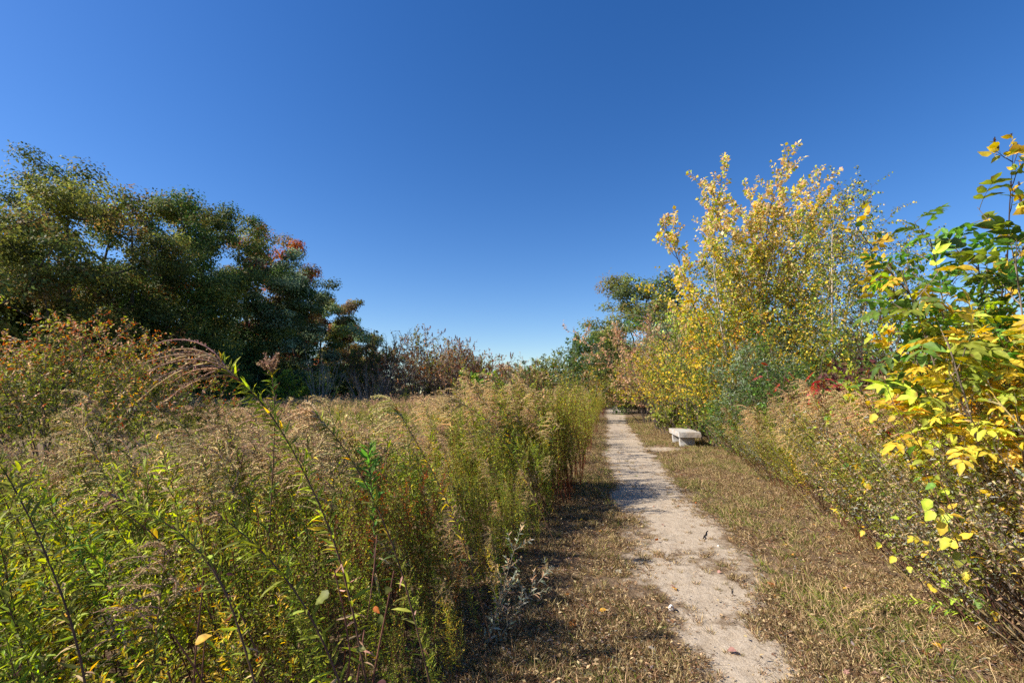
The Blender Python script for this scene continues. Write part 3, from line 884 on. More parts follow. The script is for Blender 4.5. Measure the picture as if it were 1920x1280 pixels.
# --- shrubs: label, name, photo column, depth, top row, width (m), bush() settings
SH = [
    ('big spreading viburnum bush with bare twigs below and reddish orange top leaves', 'viburnum_bush', 118, 9.6, 603, 5.0,
     dict(stems=46, lv1=14, lv2=6, nleaf=10, leaf=(.06, .025), pal=dict(olive=3, ygreen=2, green=1.2, tan=.4), top=dict(rust=1.2, orange=.5, peach=1, olive=1.5, ygreen=1.3, gold=.4, tan=.5),
          stem_r=.016, upright=.2, leaf_t0=.4, droop=.45, arch=-.05, wood_col=(.17, .135, .11), t1=.4, lr1=.36, ang1=.85, wander=.13)),
    ('dense light green shrub at the foot of the wood beside bare bushes', 'green_shrub', 548, 42, 700, 5.5,
     dict(stems=16, lv1=9, lv2=5, nleaf=6, leaf=(.16, .10), pal=dict(lime=1, ygreen=2, green=2), stem_r=.03)),
    ('leafless pale twiggy shrub at the far field edge, left one', 'bare_shrub', 600, 40, 664, 3.4,
     dict(stems=13, lv1=7, lv2=4, nleaf=1, leaf=(.12, .08), pal=dict(olive=1, ygreen=1), bare=.45, stem_r=.035, wood_col=(.33, .28, .23), upright=.8, lr1=.3, ang1=.5, wander=.05)),
    ('leafless pale twiggy shrub at the far field edge, fan shaped right one', 'bare_shrub', 690, 42, 680, 5.0,
     dict(stems=18, lv1=7, lv2=5, nleaf=1, leaf=(.12, .08), pal=dict(brown=1, olive=.5), bare=.6, stem_r=.03, wood_col=(.30, .25, .21), upright=.6, lr1=.3, ang1=.5, wander=.05)),
    ('dark leafless tree with knobby twig tips above the brown thicket', 'bare_tree', 726, 52, 612, 5.0,
     dict(stems=4, lv1=9, lv2=5, nleaf=1, leaf=(.16, .1), pal=dict(dbrown=1), bare=.6, stem_r=.09, wood_col=(.05, .04, .035), upright=.6, lr1=.35, t1=.5, base_r=.05)),
    ('forked pale trunked sumac with a few rusty leaves at the field edge', 'sumac', 768, 47, 668, 4.6,
     dict(stems=4, lv1=8, lv2=5, nleaf=5, leaf=(.17, .09), pal=dict(rust=1, brown=1.5, olive=.8), stem_r=.07, wood_col=(.30, .25, .20), t1=.5, base_r=.04, upright=.3)),
    ('tallest reddish brown sumac thicket with dark seed heads', 'sumac', 822, 50, 628, 6.0,
     dict(stems=12, lv1=9, lv2=5, nleaf=6, leaf=(.17, .09), pal=dict(brown=2, rust=.5, tan=.8, burg=.4, grey=.8), stem_r=.06, wood_col=(.24, .19, .155), t1=.4, base_r=.14, cones=(.25, .3, .06, dict(burg=2, rust=1)))),
    ('orange brown sumac beside the tallest reddish one', 'sumac', 870, 49, 650, 5.5,
     dict(stems=12, lv1=9, lv2=5, nleaf=6, leaf=(.17, .09), pal=dict(peach=.6, brown=2, grey=1, olive=1.2), stem_r=.06, wood_col=(.26, .21, .17), t1=.4, base_r=.14, cones=(.22, .3, .06, dict(burg=2, rust=1)), lean=(.2, 0))),
    ('rounded reddish shrub ending the sumac thicket on the right', 'sumac', 912, 47, 668, 4.6,
     dict(stems=13, lv1=9, lv2=5, nleaf=7, leaf=(.16, .09), pal=dict(rust=.5, brown=2, olive=1.2, ygreen=.6, grey=.6), stem_r=.05, wood_col=(.2, .16, .13), cones=(.2, .3, .06, dict(burg=2, rust=1)))),
    ('olive brown tree behind the sumac thicket', 'thicket_tree', 792, 62, 636, 9.0,
     dict(stems=12, lv1=10, lv2=6, nleaf=7, leaf=(.24, .15), pal=dict(olive=2, brown=1.5, ygreen=.7, peach=.4), stem_r=.06)),
    ('yellow olive tree showing through the sumac branches', 'thicket_tree', 705, 60, 640, 8.0,
     dict(stems=12, lv1=10, lv2=6, nleaf=7, leaf=(.24, .15), pal=dict(olive=2, brown=2, dgreen=1), stem_r=.06)),
    ('dusky brown tree behind the right end of the sumacs', 'thicket_tree', 862, 64, 660, 9.0,
     dict(stems=12, lv1=10, lv2=6, nleaf=7, leaf=(.24, .15), pal=dict(brown=2, olive=1.2, rust=.7, dgreen=.5), stem_r=.06)),
    ('vine covered green sapling standing tall in the weeds left of the path', 'vine_sapling', 914, 15, 668, 1.35,
     dict(stems=4, lv1=12, lv2=4, nleaf=6, leaf=(.10, .07), tpl=T_OVATE, pal=dict(bgreen=1.5, green=3, ygreen=2, yellow=.3), stem_r=.012, t1=.2, lr1=.2, upright=.9, base_r=.1, droop=.6)),
    ('grey hazy twig thicket in the distance left of the path', 'twig_thicket', 962, 60, 690, 6.0,
     dict(stems=20, lv1=9, lv2=5, nleaf=2, leaf=(.2, .12), pal=dict(brown=1, olive=1, grey=1), stem_r=.04, wood_col=(.24, .2, .18), bare=.4)),
    ('round yellow olive tree in the distance, left of the path end', 'far_shrub', 1002, 64, 680, 7.0,
     dict(stems=14, lv1=9, lv2=6, nleaf=7, leaf=(.22, .15), pal=dict(olive=2, ygreen=1.5, tan=.7, yellow=.4), stem_r=.05)),
    ('thin green topped sapling poking above the distant brush', 'sapling', 1017, 40, 650, 1.6,
     dict(stems=3, lv1=9, lv2=3, nleaf=6, leaf=(.15, .09), pal=dict(dgreen=2, green=1), stem_r=.03, upright=.9, t1=.3, lr1=.18)),
    ('leafy green sapling beside the left weed bank near the pines', 'sapling', 1064, 28, 628, 2.0,
     dict(stems=5, lv1=12, lv2=4, nleaf=6, leaf=(.13, .09), pal=dict(green=2, sage=1.5, dgreen=1), stem_r=.025, upright=.9, t1=.2, lr1=.22)),
    ('orange brown leaved sapling with a pale stem left of the path end', 'sapling', 1085, 30, 676, 2.4,
     dict(stems=5, lv1=10, lv2=5, nleaf=5, leaf=(.11, .08), pal=dict(rust=1, peach=1, yellow=.7, green=1), stem_r=.025, wood_col=(.4, .33, .27), upright=.7, t1=.3)),
    ('tangled brown shrub left of where the path ends', 'brown_shrub', 1112, 44, 690, 4.5,
     dict(stems=16, lv1=9, lv2=5, nleaf=4, leaf=(.14, .09), pal=dict(brown=2, tan=1, olive=1), stem_r=.03, wood_col=(.2, .16, .13))),
    ('bright orange leaved shrub glowing at the end of the path', 'orange_shrub', 1162, 58, 690, 3.2,
     dict(stems=10, lv1=9, lv2=5, nleaf=7, leaf=(.16, .11), pal=dict(orange=2, rust=1, peach=1), stem_r=.03)),
    ('grey leafless brush closing the end of the path', 'twig_thicket', 1142, 68, 680, 6.0,
     dict(stems=18, lv1=9, lv2=5, nleaf=3, leaf=(.2, .12), pal=dict(brown=2, dbrown=1, olive=1), stem_r=.04, wood_col=(.2, .16, .14))),
    ('tall tan brown shrub overhanging the path end', 'brown_shrub', 1152, 74, 640, 8.0,
     dict(stems=16, lv1=10, lv2=6, nleaf=6, leaf=(.24, .15), pal=dict(tan=1, olive=1.5, brown=1.2), stem_r=.05)),
    ('yellow flowered looking bush right of the path end', 'yellow_shrub', 1198, 40, 702, 3.6,
     dict(stems=14, lv1=9, lv2=5, nleaf=7, leaf=(.11, .07), pal=dict(yellow=1.3, lime=1, ygreen=2, green=1), stem_r=.02)),
    ('tan leaved tree with hanging withered foliage right of the path', 'withered_tree', 1250, 22, 572, 4.0,
     dict(stems=14, lv1=14, lv2=7, nleaf=9, leaf=(.085, .055), pal=dict(peach=4, tan=2, brown=.6, ygreen=.4), stem_r=.03, upright=.7, droop=.7, t1=.2, lr1=.3, mat=M_THIN)),
    ('yellow green shrub below the withered tan tree', 'yellow_shrub', 1262, 19, 650, 3.4,
     dict(stems=14, lv1=11, lv2=6, nleaf=8, leaf=(.065, .045), pal=dict(ygreen=2, yellow=1.5, olive=1.5, gold=.6), stem_r=.015)),
    ('light green poplar sapling left of the yellow maple', 'sapling', 1312, 17, 500, 2.2,
     dict(stems=4, lv1=18, lv2=5, nleaf=6, leaf=(.075, .06), pal=dict(ygreen=2, sage=1.5, green=1, tan=.7), stem_r=.03, upright=.95, t1=.2, lr1=.2, mat=M_THIN)),
    ('orange leaved vine shrub climbing under the maple', 'orange_shrub', 1400, 13.4, 560, 1.9,
     dict(stems=9, lv1=12, lv2=6, nleaf=7, leaf=(.06, .042), pal=dict(orange=1, gold=1.6, yellow=1, ygreen=1.6, green=1), stem_r=.014, upright=.8)),
    ('mixed green and yellow shrub beneath the birches', 'mixed_shrub', 1520, 12.6, 600, 3.4,
     dict(stems=16, lv1=12, lv2=6, nleaf=8, leaf=(.058, .04), pal=dict(green=2.2, olive=2, ygreen=1.5, yellow=.8), stem_r=.014)),
    ('dark green leafy shrub beneath the yellow maple', 'mixed_shrub', 1345, 14.6, 610, 2.6,
     dict(stems=14, lv1=12, lv2=6, nleaf=8, leaf=(.058, .04), pal=dict(green=1.6, ygreen=2, yellow=1.5, gold=.6), stem_r=.014)),
    ('silvery narrow leaved willow shrub behind the bench', 'willow_shrub', 1425, 11.6, 655, 2.4,
     dict(stems=16, lv1=12, lv2=5, nleaf=9, leaf=(.085, .018), tpl=T_DIA, pal=dict(sage=3, silver=1, green=2, dgreen=1), stem_r=.012, upright=.6)),
    ('low green shrub overhanging the right end of the bench', 'green_shrub', 1385, 13.0, 745, 1.7,
     dict(stems=18, lv1=11, lv2=6, nleaf=8, leaf=(.05, .03), pal=dict(green=3, bgreen=1.4, ygreen=1.2, yellow=.35), stem_r=.010, upright=.2, lr1=.4)),
    ('green shrub low in front of the silvery willow', 'green_shrub', 1466, 10.4, 690, 1.3,
     dict(stems=14, lv1=10, lv2=6, nleaf=8, leaf=(.048, .03), pal=dict(dgreen=2, green=2, bgreen=.7), stem_r=.010, upright=.4)),
    ('dark bare sumac with purple seed spikes against the sky', 'sumac', 1690, 11.5, 540, 2.4,
     dict(stems=6, lv1=10, lv2=5, nleaf=3, leaf=(.07, .03), pal=dict(burg=1, dgreen=1.4, olive=1.2), bare=.3, stem_r=.022, wood_col=(.075, .05, .045), upright=.3, t1=.45, cones=(.16, .14, .018, dict(burg=3, red=.4)))),
    ('burgundy leaved viburnum in the right bank behind red sumac leaves', 'viburnum_bush', 1640, 8.4, 672, 1.7,
     dict(stems=16, lv1=9, lv2=5, nleaf=7, leaf=(.075, .045), tpl=T_OVATE, pal=dict(burg=4, brown=1.4, rust=.5, olive=1.0), stem_r=.010, upright=.4, droop=.5)),
    ('brownish brush filling the gap behind the yellow ash', 'brown_shrub', 1770, 10.5, 640, 3.0,
     dict(stems=16, lv1=10, lv2=6, nleaf=6, leaf=(.06, .04), pal=dict(olive=2, tan=1, burg=1, ygreen=1, gold=.6), stem_r=.014)),
    ('leafy green brush at the right frame edge behind the ash', 'green_shrub', 1900, 7.0, 620, 2.6,
     dict(stems=16, lv1=10, lv2=6, nleaf=7, leaf=(.06, .04), pal=dict(olive=2, green=2, ygreen=1.2, gold=.6), stem_r=.014)),
    ('yellow leaved shrub with dark berry clusters at the upper right frame edge', 'berry_shrub', 1908, 4.7, 246, .5,
     dict(stems=7, lv1=15, lv2=5, nleaf=3, leaf=(.075, .055), tpl=T_OVATE, pal=dict(yellow=2.2, gold=1, ygreen=1.6, green=.5), stem_r=.012, wood_col=(.06, .04, .035), upright=.95, t1=.35, lr1=.11, bare=.25,
          cones=(.55, .035, .008, dict(dbrown=2, burg=1)))),
    ('large yellow green leaved shrub low on the right below the ash', 'yellow_shrub', 1800, 4.5, 800, 1.2,
     dict(stems=14, lv1=9, lv2=4, nleaf=6, leaf=(.06, .045), tpl=T_OVATE, pal=dict(lime=2.2, ygreen=2, yellow=1.8, green=.8), stem_r=.006, upright=.3)),
    ('lime green shrub between the burgundy bush and the ash', 'yellow_shrub', 1735, 6.0, 700, 1.2,
     dict(stems=13, lv1=9, lv2=5, nleaf=6, leaf=(.075, .04), tpl=T_OVATE, pal=dict(lime=2, ygreen=2, yellow=1.2, bgreen=.8), stem_r=.007, upright=.3)),
]
for i, (lab, nm, pxx, D, top, W, kw) in enumerate(SH):
    reseed(500 + i)
    H = max(z_at(top, D), .3)
    assemble(bush(H, W, **kw), nm, lab, 'tree' if ('tree' in nm or 'sapling' in nm) else 'shrub', (x_at(pxx, D), D, 0), R.random() * 6)

SH2 = [
    ('dense yellow leaved shrub filling in behind the golden ash', 'yellow_shrub', 1905, 4.5, 575, 1.3, dict(lr1=.22, stems=14, lv1=10, lv2=5, nleaf=6, leaf=(.085, .042), tpl=T_OVATE, pal=dict(yellow=2, gold=1.6, lime=1, ygreen=.6), stem_r=.008, upright=.6, t1=.3)),
    ('green leaved shrub filling in behind the green ash top', 'green_shrub', 1960, 4.9, 440, .8, dict(lr1=.16, stems=9, lv1=12, lv2=5, nleaf=5, leaf=(.085, .042), tpl=T_OVATE, pal=dict(green=1.5, bgreen=1.5, ygreen=1.2, lime=.5), stem_r=.008, upright=.9, t1=.45)),
    ('yellowing dense shrub between the two right birches', 'mixed_shrub', 1620, 14.0, 618, 3.6, dict(stems=18, lv1=12, lv2=6, nleaf=10, leaf=(.06, .042), pal=dict(olive=2, ygreen=2, green=1.5, yellow=1, tan=.6), stem_r=.014)),
    ('tall green and gold shrub behind the willow shrub', 'mixed_shrub', 1462, 15.0, 560, 3.2, dict(stems=18, lv1=12, lv2=6, nleaf=10, leaf=(.065, .045), pal=dict(olive=2, ygreen=2, green=1.5, gold=.8, tan=.8), stem_r=.014)),
    ('yellow green shrub filling the foot of the withered tan tree', 'yellow_shrub', 1215, 27, 660, 4.0, dict(stems=16, lv1=11, lv2=6, nleaf=9, leaf=(.085, .06), pal=dict(ygreen=2, olive=2, yellow=.8, tan=.6), stem_r=.02)),
    ('grey brown leafless shrub below the dark knobby tree', 'bare_shrub', 742, 46, 668, 4.4, dict(stems=18, lv1=9, lv2=5, nleaf=2, leaf=(.13, .08), pal=dict(brown=1, olive=.7, grey=.6), bare=.3, stem_r=.03, wood_col=(.24, .20, .17), upright=.6)),
    ('grey brown twiggy shrub right of the reddish sumacs', 'bare_shrub', 950, 46, 684, 4.6, dict(stems=20, lv1=9, lv2=5, nleaf=3, leaf=(.13, .08), pal=dict(brown=1.5, olive=1, tan=.6), bare=.2, stem_r=.03, wood_col=(.22, .18, .155), upright=.5)),
    ('brownish shrub between the far grey twigs and the round olive tree', 'brown_shrub', 985, 52, 684, 5.0, dict(stems=18, lv1=9, lv2=6, nleaf=5, leaf=(.16, .10), pal=dict(brown=1.5, olive=1.5, tan=.8), stem_r=.03)),
    ('olive green tree left of the two pines', 'far_shrub', 1045, 56, 655, 5.5, dict(stems=14, lv1=10, lv2=6, nleaf=8, leaf=(.18, .12), pal=dict(olive=2, green=1.5, ygreen=1), stem_r=.04)),
    ('dense olive green tree closing the end of the path', 'far_shrub', 1128, 78, 628, 8.0, dict(stems=14, lv1=10, lv2=6, nleaf=9, leaf=(.24, .16), pal=dict(olive=2, green=1.5, brown=.6), stem_r=.05)),
    ('rough green brush right of the burgundy bush', 'green_shrub', 1700, 9.4, 668, 2.2, dict(stems=16, lv1=10, lv2=6, nleaf=9, leaf=(.06, .04), pal=dict(olive=2, green=2, ygreen=1.2, burg=.6), stem_r=.012)),
    ('low olive brush behind the bench', 'green_shrub', 1300, 17.5, 745, 2.6, dict(stems=16, lv1=10, lv2=6, nleaf=9, leaf=(.06, .04), pal=dict(olive=2, green=1, ygreen=1.6, tan=1), stem_r=.012)),
]
for i, (lab, nm, pxx, D, top, W, kw) in enumerate(SH2):
    reseed(600 + i)
    assemble(bush(z_at(top, D), W, **kw), nm, lab, 'shrub', (x_at(pxx, D), D, 0), R.random() * 6)
G_T = 'brush closing the far end of the field'
for i, (x, y, s_) in enumerate([(-21, 70, .9), (-17, 66, .8), (-13, 68, .85), (-9, 66, .8), (-5, 69, .85), (-1, 67, .75), (3, 72, .7), (7, 76, .7), (-19, 60, .6), (-11, 60, .55), (-6, 60, .55), (19, 70, .9), (23, 66, 1.1), (27, 60, 1.1)]):
    assemble(und[i % 3], 'understory_shrub', 'dark leafy brush behind the sumac thicket at the far end of the field', 'shrub', (x, y, 0), R.random() * 6, s_, G_T)

# oak and pines right of the far path
reseed(31)
for lab, pxx, D, top, W, pal, tip, nc in [
    ('round dark olive oak rising right of the far path', 1208, 40, 506, 9.5, dict(olive=3, forest=3, dgreen=1.5, bronze=.6), dict(olive=2, ygreen=.5, bronze=.6), 150),
    ('smaller dark oak between the round oak and the tan tree', 1262, 36, 545, 5.5, dict(olive=2, green=2, brown=1), dict(olive=2, tan=.6), 60),
    ('yellow olive tree just left of the round dark oak', 1150, 62, 610, 7.0, dict(ygreen=1.5, olive=2, yellow=.5), None, 60),
    ('pale green tree behind the yellow maple\'s left side', 1298, 30, 590, 5.0, dict(sage=1, ygreen=2, olive=2), None, 60),
]:
    H = z_at(top, D)
    assemble(forest_tree(H, W, pal, nc, 190, .17, .08, tip, 1.05), 'oak_tree' if 'oak' in lab.split()[:5] else 'roadside_tree', lab, 'tree', (x_at(pxx, D), D, 0), R.random() * 6)


def pine(H, W, pal):
    wood, lf = MB(), MB()
    tr = curves([[0, 0, 0]], [[0, 0, 1]], [H], 8, .02)
    tubes(wood, tr, .12, .015, (.08, .06, .05), 6)
    p, d, ln, ix, t = sprout(tr, [H], 95, .08, .99, 1.2, .12, W / H * .5, .15, .9, .25)
    P = curves(p, d, ln, 5, .05, (0, 0, .05)); tubes(wood, P, .02, .006, (.08, .06, .05), 3)
    p, d, l2, ix, t = sprout(P, ln, 9, .2, 1, .8, .2, .35, .2, .5, .15)
    P2 = curves(p, d, l2, 3, .05)
    pos, ld, nr, tt, ix = leaf_frames(P2, 12, 0, 1, .7, 0, .6)
    add_leaves(lf, pos, ld, nr, .2, .045, pick(len(pos), **pal), T_DIA)
    return [('trunk', wood.mesh('trunk', M_BARK, True), None), ('crown', lf.mesh('crown', M_FAR), 'stuff')]


for lab, pxx, D, top, W in [('blue green pine with a pointed top left of the path end, left one', 1083, 60, 628, 5.0),
                            ('blue green pine with a pointed top, nearest to the path end', 1116, 66, 622, 5.5)]:
    assemble(pine(z_at(top, D), W, dict(dgreen=2, sage=1.6, green=1)), 'pine_tree', lab, 'tree', (x_at(pxx, D), D, 0))

# distant tree line all round
farT = [forest_tree(9, 8, dict(olive=2, green=1, brown=1.2, tan=.6), 40, 110, .36, .06), forest_tree(9, 8, dict(ygreen=1, olive=2, peach=.6, brown=1), 40, 110, .36, .06)]
i = 0
for x in np.arange(-60, 150, 3.6):
    y = 112 + 18 * math.sin(x * .21) - max(0, x - 30) * .5
    assemble(farT[i % 2], 'distant_tree', 'small hazy autumn tree in the far tree line beyond the path', 'tree', (x + R.normal(0, 1), y, 0), R.random() * 6, .7 + .3 * R.random(), 'distant tree line')
    i += 1

# ------------------------------------------------------------------ the stone bench
def bench():
    t = thing('stone_bench', 'pale granite slab bench on two stone legs beside the path', 'bench', (5.40, 15.4, 0), -math.atan2(.16, 1))

    def block(sx, sy, z0, z1, rough, seed, taper=0.0):
        nx, ny, nz = max(3, int(sx / .035)), max(3, int(sy / .05)), max(3, int((z1 - z0) / .03))
        mb = MB()
        pts = {}

        def face(a, b, fn):
            A, B = np.meshgrid(np.linspace(-1, 1, a), np.linspace(-1, 1, b))
            v = fn(A, B).reshape(-1, 3)
            k = (np.arange(b - 1) * a)[:, None] + np.arange(a - 1)[None]
            mb.add(v, (1, 1, 1), np.stack([k, k + 1, k + a + 1, k + a], -1).reshape(-1, 4))
        zc, zh = (z0 + z1) / 2, (z1 - z0) / 2

        def disp(v):
            x, y, z = v[..., 0], v[..., 1], v[..., 2]
            e = (fbm(x * 14 + z * 9 + seed, y * 14 + z * 11, seed) - .5) * rough
            tz = (z - zc) / zh
            side = np.maximum(np.abs(x) / (sx / 2), np.abs(y) / (sy / 2)) > .98
            k = np.where(np.abs(tz) > .98, .15, 1.0)
            out = v.copy()
            out[..., 0] += np.sign(x) * e * k * (np.abs(x) / (sx / 2) > .6)
            out[..., 1] += np.sign(y) * e * k * (np.abs(y) / (sy / 2) > .6)
            ed = np.clip(np.abs(tz) - .8, 0, 1) * .02
            out[..., 0] -= np.sign(x) * ed * (np.abs(x) / (sx / 2) > .9)
            out[..., 1] -= np.sign(y) * ed * (np.abs(y) / (sy / 2) > .9)
            out[..., 2] += e * .15
            return out
        S = np.array
        for sg in (-1, 1):
            face(nx, ny, lambda a, b: disp(np.stack([a * sx / 2, b * sy / 2 * sg, zc + sg * zh + 0 * a], -1)))
            face(ny, nz, lambda a, b: disp(np.stack([sg * sx / 2 + 0 * a, a * sy / 2 * sg, zc + b * zh], -1)))
            face(nx, nz, lambda a, b: disp(np.stack([-sg * a * sx / 2, sg * sy / 2 + 0 * a, zc + b * zh], -1)))
        return mb
    s = part('seat_slab', block(.62, 1.85, .352, .50, .05, 3).mesh('seat_slab', M_STONE), t)
    lm = block(.42, .17, -.05, .350, .03, 7).mesh('leg', M_STONE)
    for yy in (-.62, .62):
        o = part('leg', lm, t); o.location = (-.04, yy, 0)


bench()

# ------------------------------------------------------------------ weeds
def stem_tube(mb, P, r0, r1, c=(.12, .07, .045)):
    tubes(mb, P, r0, r1, c, 4)


def tufts(mb, P, n, size, pal, spread=.006, t0=.1):
    pos, d, nr, t, ix = leaf_frames(P, n, t0, 1, 1.0, 0, .3)
    pos = pos + R.normal(0, spread, pos.shape)
    s = size * np.exp(R.normal(0, .25, len(pos)))
    add_leaves(mb, pos, d, nr, s, s * .7, pick(len(pos), **pal), T_DIA)


def lvs(mb, P, n, t0, t1, L, W, pal, tpl=T_DIA, ang=.9, droop=.2, nup=.8, shrink=.4, low=None):
    pos, d, nr, t, ix = leaf_frames(P, n, t0, t1, ang, droop, nup)
    l_ = L * (1 - shrink * t) * np.exp(R.normal(0, .2, len(pos)))
    col = pick(len(pos), np.zeros(len(pos), int), .5, **pal)
    if low is not None:
        s = R.random(len(pos)) < sstep(.38, .05, t) * .8
        col[s] = pick(int(s.sum()), **low)
        d[s, 2] -= .7
        l_[s] *= .8
    add_leaves(mb, pos, unit(d), nr, l_, l_ * W / L, col, tpl)


GP = dict(ygreen=2.4, green=1.2, olive=1.2, lime=1.1, yellow=.8, rust=.15)


def w_goldenrod(H, lean=.25, hi=True, pal=None, plume=None, arch=.22):
    st, lf, sd = MB(), MB(), MB()
    pal = pal or GP
    plume = plume or dict(tan=2.5, ptan=2.2, pink=1, olive=.8)
    a = R.normal(0, .35)
    P = curves([[0, 0, 0]], [[-lean + R.normal(0, .06), a * lean, 1]], [H * 1.03], 11, .035, (-lean * .07, 0, -.012))
    stem_tube(st, P, .0042, .0015)
    lvs(lf, P, int(62 * H), .12, .93, .088, .0125, pal, T_LANCE if hi else T_DIA, .85, .25, low=dict(brown=2, tan=1, dbrown=1))
    p, d, ln, ix, t = sprout(P, [H], 24, .70, 1.0, .85, .2, .38, .2, .72, .1)
    d[:, 0] -= .35
    B = curves(p, d, np.clip(ln, .04, .3), 7, .06, (-.10, 0, -arch))
    tubes(sd, B, .0034, .0012, pick(len(B), **plume), 4)
    tufts(sd, B, 46 if hi else 14, .0095 if hi else .02, plume, .004)
    if hi:
        tufts(sd, B, 30, .007, plume, .006)
    return st, lf, sd


def w_mugwort(H, lean=.2, hi=True, pal=None, bpal=None):
    st, lf, sd = MB(), MB(), MB()
    pal = pal or GP
    P = curves([[0, 0, 0]], [[-lean + R.normal(0, .07), R.normal(0, .1), 1]], [H], 10, .04, (-lean * .05, 0, 0))
    stem_tube(st, P, .0045, .0015, (.13, .065, .045))
    for k in range(3):
        lvs(lf, P, int(24 * H), .25, 1, .10, .0155, pal, T_LANCE if hi else T_DIA, .8 + .25 * k, .3)
    p, d, ln, ix, t = sprout(P, [H], 16, .28, 1.0, .6, .15, .30, .2, .55, .15)
    B = curves(p, d, ln, 6, .07, (-.03, 0, .03))
    tubes(st, B, .002, .0008, (.15, .09, .05), 3)
    lvs(lf, B, 20 if hi else 10, .1, 1, .05 if hi else .055, .0095 if hi else .015, pal, T_DIA, .7, .25)
    tufts(sd, B, 9, .011, bpal or dict(tan=1, olive=1.5, ygreen=1, ptan=.6), .004, .5)
    return st, lf, sd


def w_lesp(H, lean=.12, hi=True, pal=None):
    st, lf, sd = MB(), MB(), MB()
    pal = pal or dict(ygreen=3, green=1.3, olive=1.3, lime=.8, rust=.25, yellow=.5)
    n = 6
    az = R.random(n) * 6.28
    P = curves(np.stack([np.cos(az) * .04, np.sin(az) * .04, 0 * az], 1), np.stack([np.cos(az) * .16 - lean, np.sin(az) * .16, 1 + 0 * az], 1), H * np.exp(R.normal(0, .1, n)), 9, .045, (-.012, 0, 0))
    stem_tube(st, P, .0035, .001, (.17, .065, .03))
    p, d, ln, ix, t = sprout(P, [H] * n, 11, .3, .98, .45, .12, .24, .2, .5, .2)
    B = curves(p, d, ln, 5, .05, (0, 0, .03))
    tubes(st, B, .0016, .0007, (.17, .07, .035), 3)
    lvs(lf, P, 34, .25, 1, .03, .0115, pal, T_DIA, .8, .1, low=dict(rust=2, orange=.7, brown=1.5))
    lvs(lf, B, 13, .05, 1, .026, .0105, pal, T_DIA, .8, .1)
    tufts(sd, B, 3, .009, dict(rust=2, brown=1, tan=.6), .003, .4)
    return st, lf, sd


def w_aster(H, lean=.2, hi=True, pal=None, puff=None):
    st, lf, sd = MB(), MB(), MB()
    P = curves([[0, 0, 0]], [[-lean + R.normal(0, .08), R.normal(0, .12), 1]], [H], 9, .045, (-lean * .04, 0, 0))
    stem_tube(st, P, .004, .0015, (.13, .085, .05))
    lvs(lf, P, int(46 * H), .2, .92, .075, .013, pal or GP, T_LANCE if hi else T_DIA, .8, .2, low=dict(brown=2, dbrown=1))
    p, d, ln, ix, t = sprout(P, [H], 18, .76, 1.0, .6, .15, .24, .2, .7, .3)
    B = curves(p, d, np.clip(ln, .03, .25), 5, .08, (0, 0, .03))
    tubes(st, B, .0013, .0007, (.16, .11, .07), 3)
    tufts(sd, B, 40 if hi else 13, .0085 if hi else .019, puff or dict(pink=3, tan=1.6, grey=1), .009, .55)
    return st, lf, sd


def w_broad(H, lean=.12, hi=True, pal=None):
    st, lf, sd = MB(), MB(), MB()
    P = curves([[0, 0, 0]], [[-lean, R.normal(0, .1), 1]], [H], 9, .03, (-.01, 0, 0))
    stem_tube(st, P, .005, .002, (.12, .12, .035))
    lvs(lf, P, int(34 * H), .3, 1, .15, .026, pal or dict(bgreen=2.4, green=2, ygreen=1), T_LANCE, .75, .3, shrink=.3)
    return st, lf, sd


def w_dry(H, lean=.45, hi=True, pal=None):
    st, lf, sd = MB(), MB(), MB()
    n = 3
    P = curves(R.normal(0, .04, (n, 3)) * [1, 1, 0], np.stack([-lean + R.normal(0, .10, n), R.normal(-.1, .12, n), np.ones(n)], 1), H * np.exp(R.normal(0, .15, n)), 8, .025, (-.015, 0, -.01))
    tubes(st, P, .0055, .0025, pick(n, tan=1.6, pink=1.4, brown=.9, grey=.8), 4)
    lvs(lf, P, int(10 * H), .1, .8, .05, .014, dict(grey=1.5, brown=1.4, tan=1, dbrown=1), T_DIA, 1.0, .6)
    lvs(lf, P, int(26 * H), .5, 1, .065, .015, pal or dict(olive=1.5, ygreen=1.5, tan=1.2, yellow=.5, silver=.6), T_LANCE if hi else T_DIA, .8, .3)
    p, d, ln, ix, t = sprout(P, [H] * n, 7, .7, 1, .6, .2, .16, .2, .4, .2)
    B = curves(p, d, ln, 4, .08)
    tubes(st, B, .001, .0006, (.2, .15, .1), 3)
    tufts(sd, B, 7, .012, dict(tan=1, grey=1.4, olive=.7), .006, .4)
    return st, lf, sd


def w_grass(H, lean=.2, hi=True, pal=None, n=46):
    st = MB()
    az = R.random(n) * 6.28
    r = R.random(n) * .05
    P = curves(np.stack([np.cos(az) * r, np.sin(az) * r, 0 * az], 1), np.stack([np.cos(az) * .3 - lean * .5, np.sin(az) * .3, 1 + 0 * az], 1), H * np.exp(R.normal(-.1, .25, n)), 6, .05, (-.04, 0, -.10))
    ribbons(st, P, .006, pick(n, **(pal or dict(green=2, ygreen=2, tan=1.2, bgreen=.6))))
    return st, MB(), MB()


